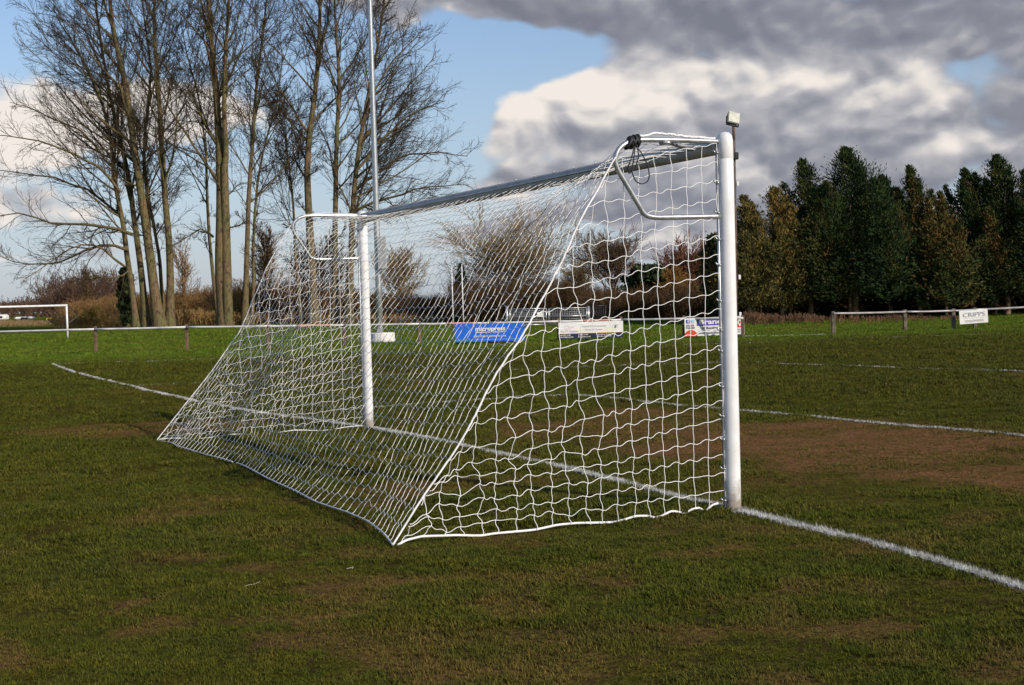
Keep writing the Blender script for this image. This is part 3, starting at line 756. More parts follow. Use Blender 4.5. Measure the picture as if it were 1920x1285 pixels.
# black bungee tied round the bend of the near bracket
bung = empty('bungee_cord', goal_pt(.72, 0, 2.40), 'black bungee cord knotted round the bend of the near net bracket', 'cord')
mb = MB()
for i in range(6):
    b0 = .665+.014*i; tilt = .018*math.sin(i*2.3)
    mb.tube([goal_pt(b0+tilt*math.cos(a), .030*math.sin(a), 2.437+.032*math.cos(a)-.004*i) for a in np.linspace(0, 6.5, 18)], .0115, 6)
adopt(bung, mb.build('knot', M_BLACK))
for pth in ([(.70, 2.40), (.715, 2.33), (.735, 2.24), (.70, 2.175), (.655, 2.155), (.61, 2.17), (.598, 2.21), (.615, 2.27), (.66, 2.36), (.695, 2.40)],
            [(.69, 2.41), (.68, 2.33), (.70, 2.26), (.745, 2.22), (.76, 2.26), (.735, 2.32), (.705, 2.40)]):
    mb = MB(); q = smooth_poly(pth, 50); mb.tube([goal_pt(b, -.028-.01*math.sin(i*.2), z) for i, (b, z) in enumerate(q)], .0042, 6)
    adopt(bung, mb.build('loop', M_BLACK))

# two bits of white cord lying on the turf
for pts, lab in (([(459, 1106), (468, 1103), (478, 1102), (488, 1097)], 'frayed scrap of white cord lying on the turf, longer of two'), ([(650, 1073), (657, 1071), (664, 1069), (660, 1073)], 'tiny curled scrap of white cord lying on the turf')):
    mb = MB(); P_ = np.array([onz(*p)+Z3*.018 for p in pts]); mb.tube(smooth_poly(P_, 14), .0014, 5)
    o = mb.build('cord_scrap', M_SCRAP); tag(o, lab, 'cord scrap', 'cord scraps on the turf')

# ------------------------------------------------------------------ fence
def fence_post(root, px, yb, yt, mt=M_WOODP, w=.105):
    P = onz(px, yb); d = P[1]; top = at(px-.0248*(yb-yt), yt, d)[2]
    mb = MB(); gz = float(G(P[0], d)); h = top-gz
    mb.box((P[0], d, gz+h/2-.05), (w, w, h+.1), rot=.1*math.sin(px), bev=.012)
    o = mb.build('post', mt, smooth=False); o.name = 'post'; adopt(root, o)
    return np.array([P[0], d, top])
fen = empty('post_and_rail_fence', onz(180, 662), 'long white rail fence on brown wooden posts beyond the touchline, left of the gap', 'fence')
LP = [(0-150, 668, 620), (180, 662, 612), (351, 658, 608), (503, 655, 606), (646, 650, 604), (787, 647, 602), (918, 643, 600), (1048, 640, 597), (1165, 635, 594), (1283, 633, 592), (1393, 632, 591)]
tops = [fence_post(fen, *p) for p in LP]
def rail(root, P0, P1, mt, r=.036, dz=-.10, sag=.01):
    n = 7; t = np.linspace(0, 1, n); pts = [P0*(1-a)+P1*a+np.array([0, -.085, dz-sag*math.sin(math.pi*a)]) for a in t]
    mb = MB(); mb.tube(pts, r, 8); adopt(root, mb.build('rail', mt))
for i in range(len(tops)-1):
    a, b = tops[i], tops[i+1]
    if i in (3, 5, 7):
        m1 = a*.62+b*.38; m2 = a*.18+b*.82
        rail(fen, a, m1, M_RAIL); rail(fen, m1, m2, M_RAILRED, .034, sag=0); rail(fen, m2, b, M_RAIL)
    else: rail(fen, a, b, M_RAIL)
fen2 = empty('post_and_rail_fence', onz(1563, 627), 'grey pipe rail fence on weathered posts in front of the conifers, right of the gap', 'fence')
RP = [(1563, 627, 584), (1697, 620, 581), (1788, 617, 579), (1828, 615, 577), (1946, 607, 571), (2060, 604, 568)]
tops2 = [fence_post(fen2, *p, mt=M_WOODG, w=.12) for p in RP]
for i in range(len(tops2)-1): rail(fen2, tops2[i], tops2[i+1], M_RAILG, .035, dz=-.07)

# ------------------------------------------------------------------ signs
def text_mesh(name, body, size, mt, M, width=None, bold=0.0, shear=0.0, align='CENTER', squash=None):
    cu = bpy.data.curves.new(name, 'FONT'); cu.body = body; cu.size = size; cu.align_x = align; cu.align_y = 'CENTER'
    cu.offset = bold; cu.shear = shear; cu.resolution_u = 3; cu.extrude = .002
    t = bpy.data.objects.new(name, cu); COL.objects.link(t); bpy.context.view_layer.update()
    me = bpy.data.meshes.new_from_object(t.evaluated_get(bpy.context.evaluated_depsgraph_get())); bpy.data.objects.remove(t)
    if width:
        xs = [v.co.x for v in me.vertices]; k = width/(max(xs)-min(xs))
        for v in me.vertices: v.co.x *= k
    me.materials.clear(); me.materials.append(mt); me.transform(M); me.name = name
    o = bpy.data.objects.new(name, me); COL.objects.link(o); return o
def sign(name, quad, depth, label, boardmat, panels=(), texts=(), discs=(), thick=.02):
    """quad: pixel corners TL, TR, BR, BL read at a real depth; the board is flat and stands there"""
    TL, TR, BR, BL = [at(*p, depth) for p in quad]
    c0 = BL; X = (BR-BL+TR-TL)/2; w = np.linalg.norm(X); X = X/w; Y = (TL-BL+TR-BR)/2; h = np.linalg.norm(Y)
    Y = Y-X*(Y@X); Y /= np.linalg.norm(Y); Z = np.cross(X, Y)
    if Z[1] > 0: Z = -Z
    M = Matrix([(X[i], Y[i], Z[i], c0[i]) for i in range(3)]+[(0, 0, 0, 1)])
    root = empty(name, c0, label, 'sign')
    def T(pts): return [tuple(M @ Vector(p)) for p in pts]
    def slab(x0, y0, x1, y1, z, mt, nm, th=.004):
        b = MB(); v = np.array(T([(x, y, q) for q in (z-th, z) for y in (y0, y1) for x in (x0, x1)]))
        b.add(v, [[0, 2, 3, 1], [4, 5, 7, 6], [0, 1, 5, 4], [2, 6, 7, 3], [0, 4, 6, 2], [1, 3, 7, 5]])
        adopt(root, b.build(nm, mt, smooth=False))
    slab(0, 0, w, h, 0, boardmat, 'board', thick)
    for (x0, y0, x1, y1, mt, nm) in panels: slab(x0*w, y0*h, x1*w, y1*h, .006, mt, nm)
    for (x, y, r, mt, nm, a0, a1, ri) in discs:
        b = MB(); n = 24; ang = np.linspace(a0, a1, n)
        v = T([(x*w+r*h*math.cos(a), y*h+r*h*math.sin(a), .012) for a in ang]+[(x*w+ri*r*h*math.cos(a), y*h+ri*r*h*math.sin(a), .012) for a in ang])
        b.add(v, [[i, i+1, n+i+1, n+i] for i in range(n-1)]); adopt(root, b.build(nm, mt, smooth=False))
    for (s, x, y, sz, wd, mt, bold, shear) in texts:
        M2 = M @ Matrix.Translation((x*w, y*h, .016))
        adopt(root, text_mesh('lettering', s, sz*h, mt, M2, wd*w, bold*h, shear))
    return root, M, w, h
sign('advertising_board', [(852, 607), (983, 605), (983, 637), (853, 642)], 45.8, 'bright blue board reading micropress, tied to the rail fence', M_BLUE,
     panels=[(.30, .50, .72, .535, M_WHITE, 'underline'), (0, .10, 1, .115, M_TW, 'thin_stripe')],
     texts=[('micropress', .51, .70, .34, .43, M_WHITE, .010, .1), ('aboveboard partner in print', .51, .30, .20, .45, M_WHITE, .001, .1)])
sign('advertising_board', [(1048, 604), (1169, 601.5), (1169, 631), (1048, 636)], 45.6, 'long white and navy banner with small grey lettering on the fence between two posts', M_WHITE,
     panels=[(0, 0, 1, .30, M_NAVY, 'navy_strip'), (0, .30, 1, .325, M_YELLOW, 'gold_line'), (.09, .74, .22, .76, M_GREYINK, 'rule'), (.10, .66, .24, .68, M_GREYINK, 'rule'), (.09, .58, .20, .60, M_GREYINK, 'rule'),
             (.94, .19, .97, .25, M_RED, 'tiny_flag'), (.945, .08, .965, .14, M_RED, 'tiny_flag')],
     discs=[(.88, .66, .17, M_GREYINK, 'crest_ring', 0, 6.29, .9), (.88, .64, .06, M_INK, 'crest_figure', 0, 6.29, 0), (.885, .72, .04, M_INK, 'crest_figure', 0, 6.29, 0),
            (.035, .21, .035, M_WHITE, 'bullet', 0, 6.29, 0), (.035, .10, .035, M_WHITE, 'bullet', 0, 6.29, 0), (.31, .21, .035, M_WHITE, 'bullet', 0, 6.29, 0), (.31, .10, .035, M_WHITE, 'bullet', 0, 6.29, 0)],
     texts=[('A.L.P.F. Supplies', .17, .46, .15, .27, M_GREYINK, 0, 0), ('Project & Maintenance', .55, .74, .13, .38, M_GREYINK, 0, 0), ('Home & Garden', .55, .53, .13, .26, M_GREYINK, 0, 0),
            ('01502 711009', .12, .215, .10, .13, M_WHITE, .002, 0), ('info@supplies', .14, .10, .10, .17, M_WHITE, .002, 0), ('01502 711409', .39, .215, .10, .12, M_WHITE, .002, 0), ('supplies.co.uk', .41, .10, .10, .16, M_WHITE, .002, 0),
            ('Unit Farm, Business Park', .74, .215, .10, .28, M_WHITE, .002, 0), ('Beccles, Suffolk NR', .71, .10, .10, .21, M_WHITE, .002, 0)])
root, M, w, h = sign('advertising_board', [(1283.5, 597), (1396, 592.5), (1396, 626), (1284.5, 631.5)], 45.8, 'white board with violet Brand panel and red emblem, half hidden by the near goalpost', M_WHITE,
     panels=[(.205, .56, .66, .95, M_PURP, 'violet_panel'), (.025, .72, .085, .92, M_FB, 'social_badge'), (.105, .72, .165, .92, M_TW, 'social_badge'), (.86, .38, .985, .93, M_RED, 'red_panel'), (.22, .27, .66, .285, M_PURP, 'thin_rule')],
     discs=[(.10, .0, .36, M_RED, 'red_roundel', .02, 3.12, 0)],
     texts=[('Brand', .43, .755, .37, .38, M_WHITE, .012, 0), ('of Beccles', .42, .43, .20, .27, M_INK, .004, 0), ('www.brandofbeccles.co.uk', .50, .16, .17, .60, M_INK, .003, 0), ('f', .06, .81, .22, .03, M_WHITE, .006, 0),
            ('t', .135, .82, .18, .025, M_WHITE, .004, 0), ('01502', .095, .60, .15, .13, M_INK, .002, 0), ('718800', .095, .46, .15, .15, M_INK, .002, 0), ('RENAULT', .922, .27, .10, .12, M_INK, 0, 0), ('DACIA', .922, .15, .10, .12, M_INK, 0, 0)])
mb = MB()
o_, i_ = [(.922, .89), (.962, .66), (.922, .42), (.882, .66)], [(.922, .78), (.940, .66), (.922, .54), (.904, .66)]
v = [tuple(M @ Vector((x*w, y*h, .014))) for x, y in o_+i_]; mb.add(v, [[i, (i+1) % 4, 4+(i+1) % 4, 4+i] for i in range(4)]); adopt(root, mb.build('diamond_emblem', M_WHITE, smooth=False))
sign('advertising_board', [(1798, 583.5), (1851, 579.5), (1853, 604.5), (1800, 608.5)], 47.0, 'small white board reading CRIPPS on the grey rail fence by the conifers', M_WHITE,
     panels=[(.14, .40, .88, .42, M_GREYINK, 'thin_rule')], texts=[('CRIPPS', .52, .66, .46, .78, M_GREYINK, -.002, 0), ('DEVELOPMENTS', .52, .20, .22, .66, M_GREYINK, 0, 0)])

# ------------------------------------------------------------------ floodlights
def pole(P, z0, h, r0, r1, lean=0):
    n = 8; return [np.array([P[0]+lean*k/n, P[1], z0+h*k/n]) for k in range(n+1)], np.linspace(r0, r1, n+1)
Pb = onz(713, 641); Pb[1] = 50.6; Pb[0] = gx(713, 641, 50.6)
fl = empty('floodlight_mast', (Pb[0], Pb[1], 0), 'tall galvanised floodlight mast on a white block, rising out of the picture', 'floodlight mast')
pts, rr = pole(Pb, 0, 16.5, .125, .072); mb = MB(); mb.tube(pts, rr, 16)
mb.tube([pts[0]+[0, 0, 2.7], pts[0]+[0, 0, 2.74]], .14, 16); adopt(fl, mb.build('mast', M_GALV))
mb = MB(); bx_ = gx(717, 637, 50.6); mb.tube([(bx_, 50.6, -.1), (bx_, 50.6, .02), (bx_, 50.6, .32), (bx_, 50.6, .35)], [.46, .465, .46, .43], 26); adopt(fl, mb.build('base_block', M_CONC, smooth=False))
c_ = at(716, 475, 50.4)
mb = MB(); mb.box((c_[0], 50.38, c_[2]), (.34, .2, 1.2), 0, bev=.02); mb.box((c_[0]-.0, 50.27, c_[2]), (.29, .012, 1.12), 0); adopt(fl, mb.build('control_box', M_BOX, smooth=False))
mb = MB(); mb.box((Pb[0], 50.6, 16.5), (1.8, .12, .12)); adopt(fl, mb.build('cross_arm', M_GALV, smooth=False))
for dx in (-.6, .6):
    mb = MB(); mb.box((Pb[0]+dx, 50.5, 16.85), (.5, .25, .42), bev=.05); adopt(fl, mb.build('lamp_head', M_LAMPB, smooth=False))

D2 = 46.6; Ps = at(1381, 632, D2); top = at(1375.5, 236, D2)
fs = empty('floodlight_post', (Ps[0], D2, 0), 'rusty post behind the near goalpost with a small square floodlight', 'floodlight post')
mb = MB(); mb.tube([(Ps[0], D2, 0), ((Ps[0]+top[0])/2+.01, D2, top[2]/2), (top[0], D2, top[2])], [.06, .056, .05], 10); adopt(fs, mb.build('pole', M_RUST))
mb = MB(); lc = at(1374.5, 222, D2)
th = math.radians(-28)   # head tipped down towards the pitch, seen from front left
Rm = Matrix.Rotation(math.radians(14), 4, 'Z') @ Matrix.Rotation(math.radians(12), 4, 'Y') @ Matrix.Rotation(math.radians(-14), 4, 'X')
def RB(mbb, c, size, off=(0, 0, 0), taper=1.0):
    x, y, z = [v/2 for v in size]
    v = [Vector((i*x*(taper if j > 0 else 1), j*y, k*z*(taper if j > 0 else 1))) + Vector(off) for k in (-1, 1) for j in (-1, 1) for i in (-1, 1)]
    v = [tuple(Rm @ q + Vector(c)) for q in v]
    mbb.add(v, [[0, 2, 3, 1], [4, 5, 7, 6], [0, 1, 5, 4], [2, 6, 7, 3], [0, 4, 6, 2], [1, 3, 7, 5]])
RB(mb, lc, (.43, .25, .41), (0, .05, 0), .72); lh = mb.build('lamp_head', M_LAMPB, smooth=False); adopt(fs, lh)
mb = MB(); RB(mb, lc, (.38, .02, .36), (0, -.09, 0)); adopt_sub(fs, lh, mb.build('lamp_glass', M_LAMPG, smooth=False))
mb = MB()
for s_ in (-1, 1):
    q = [Rm @ Vector((s_*.225, .03, .04))+Vector(lc), Rm @ Vector((s_*.225, .02, -.21))+Vector(lc)]; mb.tube([tuple(v) for v in q], .02, 6)
q = [Rm @ Vector((s_*.225, .02, -.25))+Vector(lc) for s_ in (-1, 1)]; mb.tube([tuple(v) for v in q], .035, 6); mb.tube([tuple((q[0]+q[1])/2), tuple(top)], .03, 6)
adopt(fs, mb.build('yoke', M_DARK))
c_ = at(1379, 293, D2); mb = MB(); mb.box((c_[0], D2-.05, c_[2]), (.18, .15, .24), bev=.02); mb.box((c_[0]+.03, D2-.13, c_[2]), (.11, .02, .18)); adopt(fs, mb.build('junction_box', M_DARK, smooth=False))
for yy in (345, 520, 590):
    c_ = at(1380+.02*(yy-300), yy, D2); mb = MB(); mb.box((c_[0]+.03, D2-.05, c_[2]), (.08, .06, .16), bev=.01); adopt(fs, mb.build('cable_bracket', M_WHITE, smooth=False))

# ------------------------------------------------------------------ things beyond the fence
DG = 72.6
PR = at(127, 636, DG); zt = at(126, 571, DG)[2]; PL = at(-180, 643, DG-4); zb = float(G(PR[0], PR[1]))-.05
lg = empty('football_goal', (PR[0], PR[1], 0), 'bare white goal without a net far off at the left edge', 'football goal')
for P_, nm in ((PR, 'post'), (PL, 'post')):
    mb = MB(); mb.tube([(P_[0], P_[1], zb-.1), (P_[0], P_[1], zt)], .055, 10); adopt(lg, mb.build(nm, M_POST))
mb = MB(); mb.tube([(PL[0], PL[1], zt-.05), (PR[0]+.05, PR[1], zt-.05)], .055, 10); adopt(lg, mb.build('crossbar', M_POST))
mb = MB(); mb.tube([(PR[0]+.05, PR[1]+.1, zt-.1), (PR[0]+.25, PR[1]+.9, zt-.5), (PR[0]+.25, PR[1]+.9, zt-.7), (PR[0], PR[1]+.1, zt-1.0)], .025, 6); adopt(lg, mb.build('net_support_bracket', M_DARK))

for (x_, y0_, y1_, lab) in ((850, 612, 500, 'thin tall white pole left of its twin, beyond the blue board'), (869, 611, 497, 'thin tall white pole right of its twin, beyond the blue board')):
    P_ = at(x_, y0_, 77); z_ = at(x_-2, y1_, 77)[2]; mb = MB()
    mb.tube([(P_[0], 77, -.1), (P_[0], 77, z_)], [.038, .032], 8); mb.ball((P_[0], 77, z_), .04)
    o = mb.build('white_pole', M_POST); tag(o, lab, 'pole', 'twin white poles')

# galvanised double gate
DGt = 71.
def gp_(px, py, d=DGt): return at(px, py, d)
gt = empty('field_gate', (gp_(1027, 612)[0], DGt, 0), 'galvanised double field gate with mesh infill and a small white notice', 'gate')
for (xa, xb) in ((956, 1024), (1029, 1100)):
    leaf = MB(); ta, tb_ = 580-.02*(xa-956), 580-.02*(xb-956); ba, bb_ = 610-.02*(xa-956), 610-.02*(xb-956)
    for fr in (0, .5, 1): leaf.tube([gp_(xa, ta+(ba-ta)*fr), gp_(xb, tb_+(bb_-tb_)*fr)], .028, 6)
    leaf.tube([gp_(xa, ta), gp_(xa, ba)], .04, 6); leaf.tube([gp_(xb, tb_), gp_(xb, bb_)], .04, 6)
    lo = leaf.build('gate_leaf', M_GALV); adopt(gt, lo)
    me = MB()
    for k in range(1, 22):
        x_ = xa+(xb-xa)*k/22; me.tube([gp_(x_, ta+.5, DGt+.03), gp_(x_, ba-.5, DGt+.03)], .008, 4)
    for k in range(1, 9):
        y_ = (ba-ta)*k/9; me.tube([gp_(xa, ta+y_, DGt+.03), gp_(xb, tb_+y_, DGt+.03)], .008, 4)
    adopt_sub(gt, lo, me.build('mesh_infill', M_ALU))
for x_ in (951, 1104):
    mb = MB(); P_ = gp_(x_, 612); mb.tube([(P_[0], DGt, -.1), (P_[0], DGt, gp_(x_, 574)[2])], .07, 8); adopt(gt, mb.build('gate_post', M_GALV))
mb = MB(); P_ = gp_(1013, 590); mb.box((P_[0], DGt-.06, P_[2]), (.33, .02, .24)); adopt(gt, mb.build('notice', M_WHITE, smooth=False))
pf = empty('metal_fence', (gp_(1120, 612)[0], DGt+.5, 0), 'dark upright bar fence panel right of the galvanised gate', 'fence')
mb = MB()
for fr in (574, 609):
    mb = MB(); mb.tube([gp_(1106, fr, DGt+.5), gp_(1136, fr-1, DGt+.5)], .03, 6); adopt(pf, mb.build('rail', M_DARK))
for x_ in range(1107, 1138, 4):
    mb = MB(); mb.tube([gp_(x_, 612, DGt+.5), gp_(x_, 574, DGt+.5)], .022 if x_ < 1133 else .04, 5); adopt(pf, mb.build('upright_bar', M_DARK))

# small training goals
def mini_goal(xa, xb, yt, yb, d, lab):
    r_ = empty('training_goal', (at((xa+xb)/2, yb, d)[0], d, 0), lab, 'small goal', 'training goals left by the far hedge')
    A_, B_ = at(xa, yb, d), at(xb, yb, d); z_ = at(xa, yt, d)[2]
    for P_ in (A_, B_):
        mb = MB(); mb.tube([(P_[0], d, 0), (P_[0], d, z_)], .028, 6); adopt(r_, mb.build('post', M_GALV))
        mb = MB(); mb.tube([(P_[0], d, z_), (P_[0]+.5, d+.8, z_), (P_[0]+.6, d+1.6, 0), (P_[0], d, .03)], .02, 6); adopt(r_, mb.build('side_frame', M_GALV))
    mb = MB(); mb.tube([(A_[0], d, z_), (B_[0], d, z_)], .028, 6); adopt(r_, mb.build('crossbar', M_GALV))
mini_goal(1235, 1270, 572, 600, 80, 'faint grey training goal, left of two by the far hedge')
mini_goal(1292, 1338, 571, 599, 80.5, 'faint grey training goal nearer the tall goalpost, right of two')

# far left: yellow topped shelter and pale caravans across the marsh
DS = 250.
P_ = at(99, 606, DS); sh = empty('shelter', (P_[0], DS, 0), 'tiny yellow roofed shelter seen under the crossbar of the far left goal', 'shelter')
zz = at(99, 596, DS)[2]
mb = MB(); mb.box((P_[0], DS, zz-.12), (1.8, 1.6, .24), bev=.06); adopt(sh, mb.build('roof', M_YELLOW, smooth=False))
for dx in (-.85, .85):
    mb = MB(); mb.tube([(P_[0]+dx, DS-.8, -.2), (P_[0]+dx, DS-.8, zz-.2)], .07, 6); adopt(sh, mb.build('post', M_WHITE))
mb = MB(); mb.box((P_[0], DS+.7, zz/2-.1), (1.7, .1, zz-.3)); adopt(sh, mb.build('back_panel', M_DARK, smooth=False))
for (px, w_, lab) in ((-1, 3.2, 'white caravan cut by the left edge of the photo'), (47, 3.6, 'low cream caravan between the white caravan and the yellow shelter')):
    P_ = at(px, 604, DS+20); z_ = 1.15 if px < 0 else .6
    cv = empty('caravan', (P_[0], DS+20, 0), lab, 'caravan', 'caravans across the marsh')
    mb = MB(); mb.box((P_[0], DS+20, z_/2+.1), (w_, 2.2, z_), bev=.25); adopt(cv, mb.build('body', M_WHITE, smooth=False))
    mb = MB(); mb.box((P_[0]+.3, DS+18.88, z_*.65), (1.4, .05, .4)); adopt(cv, mb.build('window', M_DARK, smooth=False))
    mb = MB(); mb.tube([(P_[0]-.3, DS+18.95, .15), (P_[0]-.3, DS+19.2, .15)], .28, 10); adopt(cv, mb.build('wheel', M_DARK))

# ------------------------------------------------------------------ trees
def nrm(v): return v/(np.linalg.norm(v, axis=-1, keepdims=True)+1e-9)
def spawn(rng, P, R, n, tlo, thi, ang, L0, Lend, K, up, wob, bias=(0, 0, 0), rk=.55, rtip=.25, rmin=.008, L_of_parent=True, tpow=1.0):
    """children for every parent branch. P (N,K,3), R (N,K)"""
    N_, K0, _ = P.shape; idx = np.repeat(np.arange(N_), n); M_ = len(idx)
    t = tlo+(thi-tlo)*((np.tile(np.arange(n), N_)+rng.random(M_))/n)**tpow
    f = t*(K0-1); i = np.minimum(f.astype(int), K0-2); fr = (f-i)[:, None]
    p = P[idx, i]*(1-fr)+P[idx, i+1]*fr; tan = nrm(P[idx, i+1]-P[idx, i]); r = R[idx, i]*(1-fr[:, 0])+R[idx, i+1]*fr[:, 0]
    rv = rng.normal(size=(M_, 3)); perp = nrm(rv-tan*np.sum(rv*tan, 1, keepdims=True))
    a = np.radians(ang[0]+(ang[1]-ang[0])*rng.random(M_))[:, None]
    d = nrm(tan*np.cos(a)+perp*np.sin(a)+np.asarray(bias))
    plen = np.linalg.norm(P[idx, -1]-P[idx, 0], axis=1) if L_of_parent else 1.0
    L = plen*(L0+(Lend-L0)*t)*rng.uniform(.65, 1.25, M_)
    st = (L/(K-1))[:, None]; pts = [p]
    for k in range(K-1):
        d = nrm(d+np.array([0, 0, 1.])*up+rng.normal(0, wob, (M_, 3))); p = p+d*st; pts.append(p)
    Q = np.stack(pts, 1); r0 = np.maximum(r*rk*rng.uniform(.7, 1.1, M_), rmin)
    RR = np.maximum(r0[:, None]*np.linspace(1, rtip, K)[None], rmin*.75)
    return Q, RR
def emit(name, parts, mt, root, toner=None):
    Vs = []; Qs = []; n = 0; tn = []
    for P, R, s in parts:
        if len(P) == 0: continue
        V, Q = tubes(P, R, s); Vs.append(V); Qs.append(Q+n); n += len(V)
        if toner is not None: tn.append(np.repeat(toner(len(P)), P.shape[1]*s))
    o = mesh_np(name, np.concatenate(Vs), [np.concatenate(Qs)], mt, attrs={'tone': np.concatenate(tn)} if toner is not None else None)
    if root is not None: adopt(root, o)
    return o

TD = 101.
def trace(pix, depth, K=26, wob=.02, rng=None, back=0):
    q = []
    for i, p in enumerate(pix):
        d = depth+back*(i/(len(pix)-1)); q.append(at(p[0], p[1], d))
    q = np.array(q); s = np.r_[0, np.cumsum(np.linalg.norm(np.diff(q, axis=0), axis=1))]; t = np.linspace(0, s[-1], K)
    q = np.stack([np.interp(t, s, q[:, i]) for i in range(3)], 1)
    for _ in range(2): q[1:-1] = (q[:-2]+2*q[1:-1]+q[2:])/4
    return q
px = TD/F
def bare_tree(stems, label, seed, bias=0.0, low=.30, nb=15, dens=1.0, group='tall bare trees on the bank', lowboughs=()):
    """stems: list of (pixel polyline, base width px, depth offset)"""
    rng = np.random.default_rng(seed)
    base = trace(stems[0][0], TD+stems[0][2])[0]
    root = empty('bare_tree', (base[0], base[1], float(G(base[0], base[1]))), label, 'tree', group)
    trunks = []; tw = []; L1 = []
    for pix, w, off in stems:
        q = trace(pix, TD+off, back=rng.uniform(-1.5, 1.5)); q[:, 1] += np.cumsum(rng.normal(0, .05, len(q)))
        q[0, 2] = float(G(q[0, 0], q[0, 1]))-.4
        s = np.linspace(0, 1, len(q)); r = w*px/2*.64*(1-.80*s**1.15)*(1+.8*np.exp(-s*26)); r = np.maximum(r, .03)
        trunks.append((q[None], r[None], 10))
        kk = int(nb*1.05)
        b = (bias, 0, 0)
        P1, R1 = spawn(rng, q[None], r[None], kk, low, .97, (30, 56), .36, .16, 10, .055, .07, b, rk=.48, rtip=.22, rmin=.03, tpow=.9)
        P1b, R1b = spawn(rng, q[None], r[None], int(kk*.5), .5, .98, (18, 36), .30, .16, 10, .04, .07, (bias*.5, 0, 0), rk=.60, rtip=.2, rmin=.03)
        L1 += [(P1, R1), (P1b, R1b)]
        Pe, Re = spawn(rng, q[None], r[None], int(kk*.8), .22, .95, (50, 95), .07, .05, 10, .07, .14, b, rk=.22, rtip=.3, rmin=.022); L1.append((Pe, Re))
    LB = []
    for pix, w, off in lowboughs:
        q = trace(pix, TD+off, K=10, back=rng.uniform(-3, 3)); q[1:] += np.cumsum(rng.normal(0, .10, (9, 3)), 0); r = w*px/2*.72*np.linspace(1, .2, 10); LB.append((q[None], r[None]))
    P1 = np.concatenate([a for a, _ in L1]); R1 = np.concatenate([b for _, b in L1])
    P2, R2 = spawn(rng, P1, R1, int(7*dens), .08, .96, (22, 46), .60, .26, 7, .035, .09, (bias*.4, 0, 0), rk=.5, rtip=.3, rmin=.016)
    if LB:
        PL_ = np.concatenate([a for a, _ in LB]); RL_ = np.concatenate([b for _, b in LB])
        Pa, Ra = spawn(rng, PL_, RL_, 20, .08, .99, (28, 60), .36, .16, 7, .04, .13, (bias*.3, 0, 0), rk=.5, rtip=.3, rmin=.019)
        P2 = np.concatenate([P2, Pa]); R2 = np.concatenate([R2, Ra]); P1 = np.concatenate([P1, PL_]); R1 = np.concatenate([R1, RL_])
    P3, R3 = spawn(rng, P2, R2, int(6*dens), .08, 1.0, (20, 48), .52, .34, 5, .03, .11, rk=.55, rtip=.4, rmin=.0120)
    P4, R4 = spawn(rng, P3, R3, 3, .10, 1.0, (20, 50), .60, .40, 4, .02, .14, rk=.6, rtip=.6, rmin=.0092)
    emit('trunk', trunks, M_BARK, root)
    emit('boughs', [(P1, R1, 6)], M_BARK, root)
    emit('crown', [(P2, R2, 4), (P3, R3, 3), (P4, R4, 3)], M_TWIG, root)
    return root

bare_tree([([(258, 617), (252, 575), (246, 530), (238, 480), (233, 430), (222, 380), (214, 330), (210, 270), (196, 200), (176, 150), (150, 100), (118, 50)], 19, 1.0),
           ([(275, 617), (270, 570), (264, 510), (256, 450), (248, 400), (240, 330), (222, 260), (205, 190), (193, 120), (180, 40), (172, -60)], 21, 2.5)],
          'bare tree leftmost on the bank, its long boughs sweeping out to the left', 5, bias=-.42, nb=17, low=.26,
          lowboughs=[([(248, 440), (215, 425), (150, 430), (100, 424), (60, 410), (20, 404), (-30, 408)], 9, -1), ([(240, 470), (205, 450), (150, 480), (90, 500), (40, 498), (-5, 480)], 8, 1),
                     ([(234, 500), (205, 470), (165, 452), (130, 470), (95, 500), (60, 520)], 7, 0), ([(236, 420), (190, 370), (120, 345), (50, 330), (-20, 325)], 8, 2), ([(226, 360), (170, 310), (100, 285), (20, 262), (-30, 258)], 8, -2),
                     ([(218, 320), (160, 255), (90, 215), (10, 190)], 7, 1), ([(245, 505), (215, 520), (175, 515), (128, 543)], 5, -1)])
bare_tree([([(301, 618), (294, 575), (286, 520), (278, 460), (268, 400), (260, 340), (252, 290), (243, 220), (234, 150), (216, 95), (206, 30), (200, -50), (192, -130)], 30, 0.0),
           ([(296, 600), (293, 545), (284, 480), (278, 430), (281, 400), (268, 300), (275, 220), (285, 130), (270, 40), (262, -60)], 14, 3)],
          'thick bare tree, second from the left on the bank, with a dark twin stem', 6, bias=-.16, nb=16)
bare_tree([([(318, 617), (320, 560), (320, 500), (317, 440), (311, 390), (308, 340), (304, 290), (301, 220), (297, 150), (293, 80), (292, 0), (296, -90)], 23, 0.5),
           ([(309, 600), (304, 545), (301, 490), (292, 440), (280, 390), (276, 330), (262, 270), (250, 210)], 13, 2)],
          'straight bare tree at the right end of the left hand clump', 7, bias=.05, nb=15)
bare_tree([([(424, 612), (417, 560), (413, 510), (415, 450), (415, 390), (414, 330), (411, 270), (408, 200), (402, 140), (394, 60), (390, -30), (384, -120)], 33, 0.0),
           ([(412, 610), (404, 560), (398, 500), (393, 440), (390, 380), (388, 310), (382, 240), (372, 170), (352, 110), (340, 40)], 12, 2),
           ([(418, 330), (425, 290), (421, 230), (420, 150), (424, 70), (428, -20), (434, -120)], 17, -.5)],
          'stout forked bare tree in the middle of the bank with the thickest trunk', 8, bias=.0, nb=15, low=.34,
          lowboughs=[([(400, 445), (385, 430), (362, 432), (340, 448), (325, 462)], 6, 0)])
bare_tree([([(459, 608), (461, 560), (462, 500), (464, 440), (466, 380), (470, 320), (474, 250), (478, 180), (486, 110), (496, 30), (504, -60)], 17, 0.0),
           ([(472, 600), (476, 540), (474, 470), (478, 400), (484, 330), (500, 260), (520, 190), (530, 100)], 11, 2.5)],
          'slender bare tree with a mossy yellow green stem just left of the net', 9, bias=.06, nb=14)
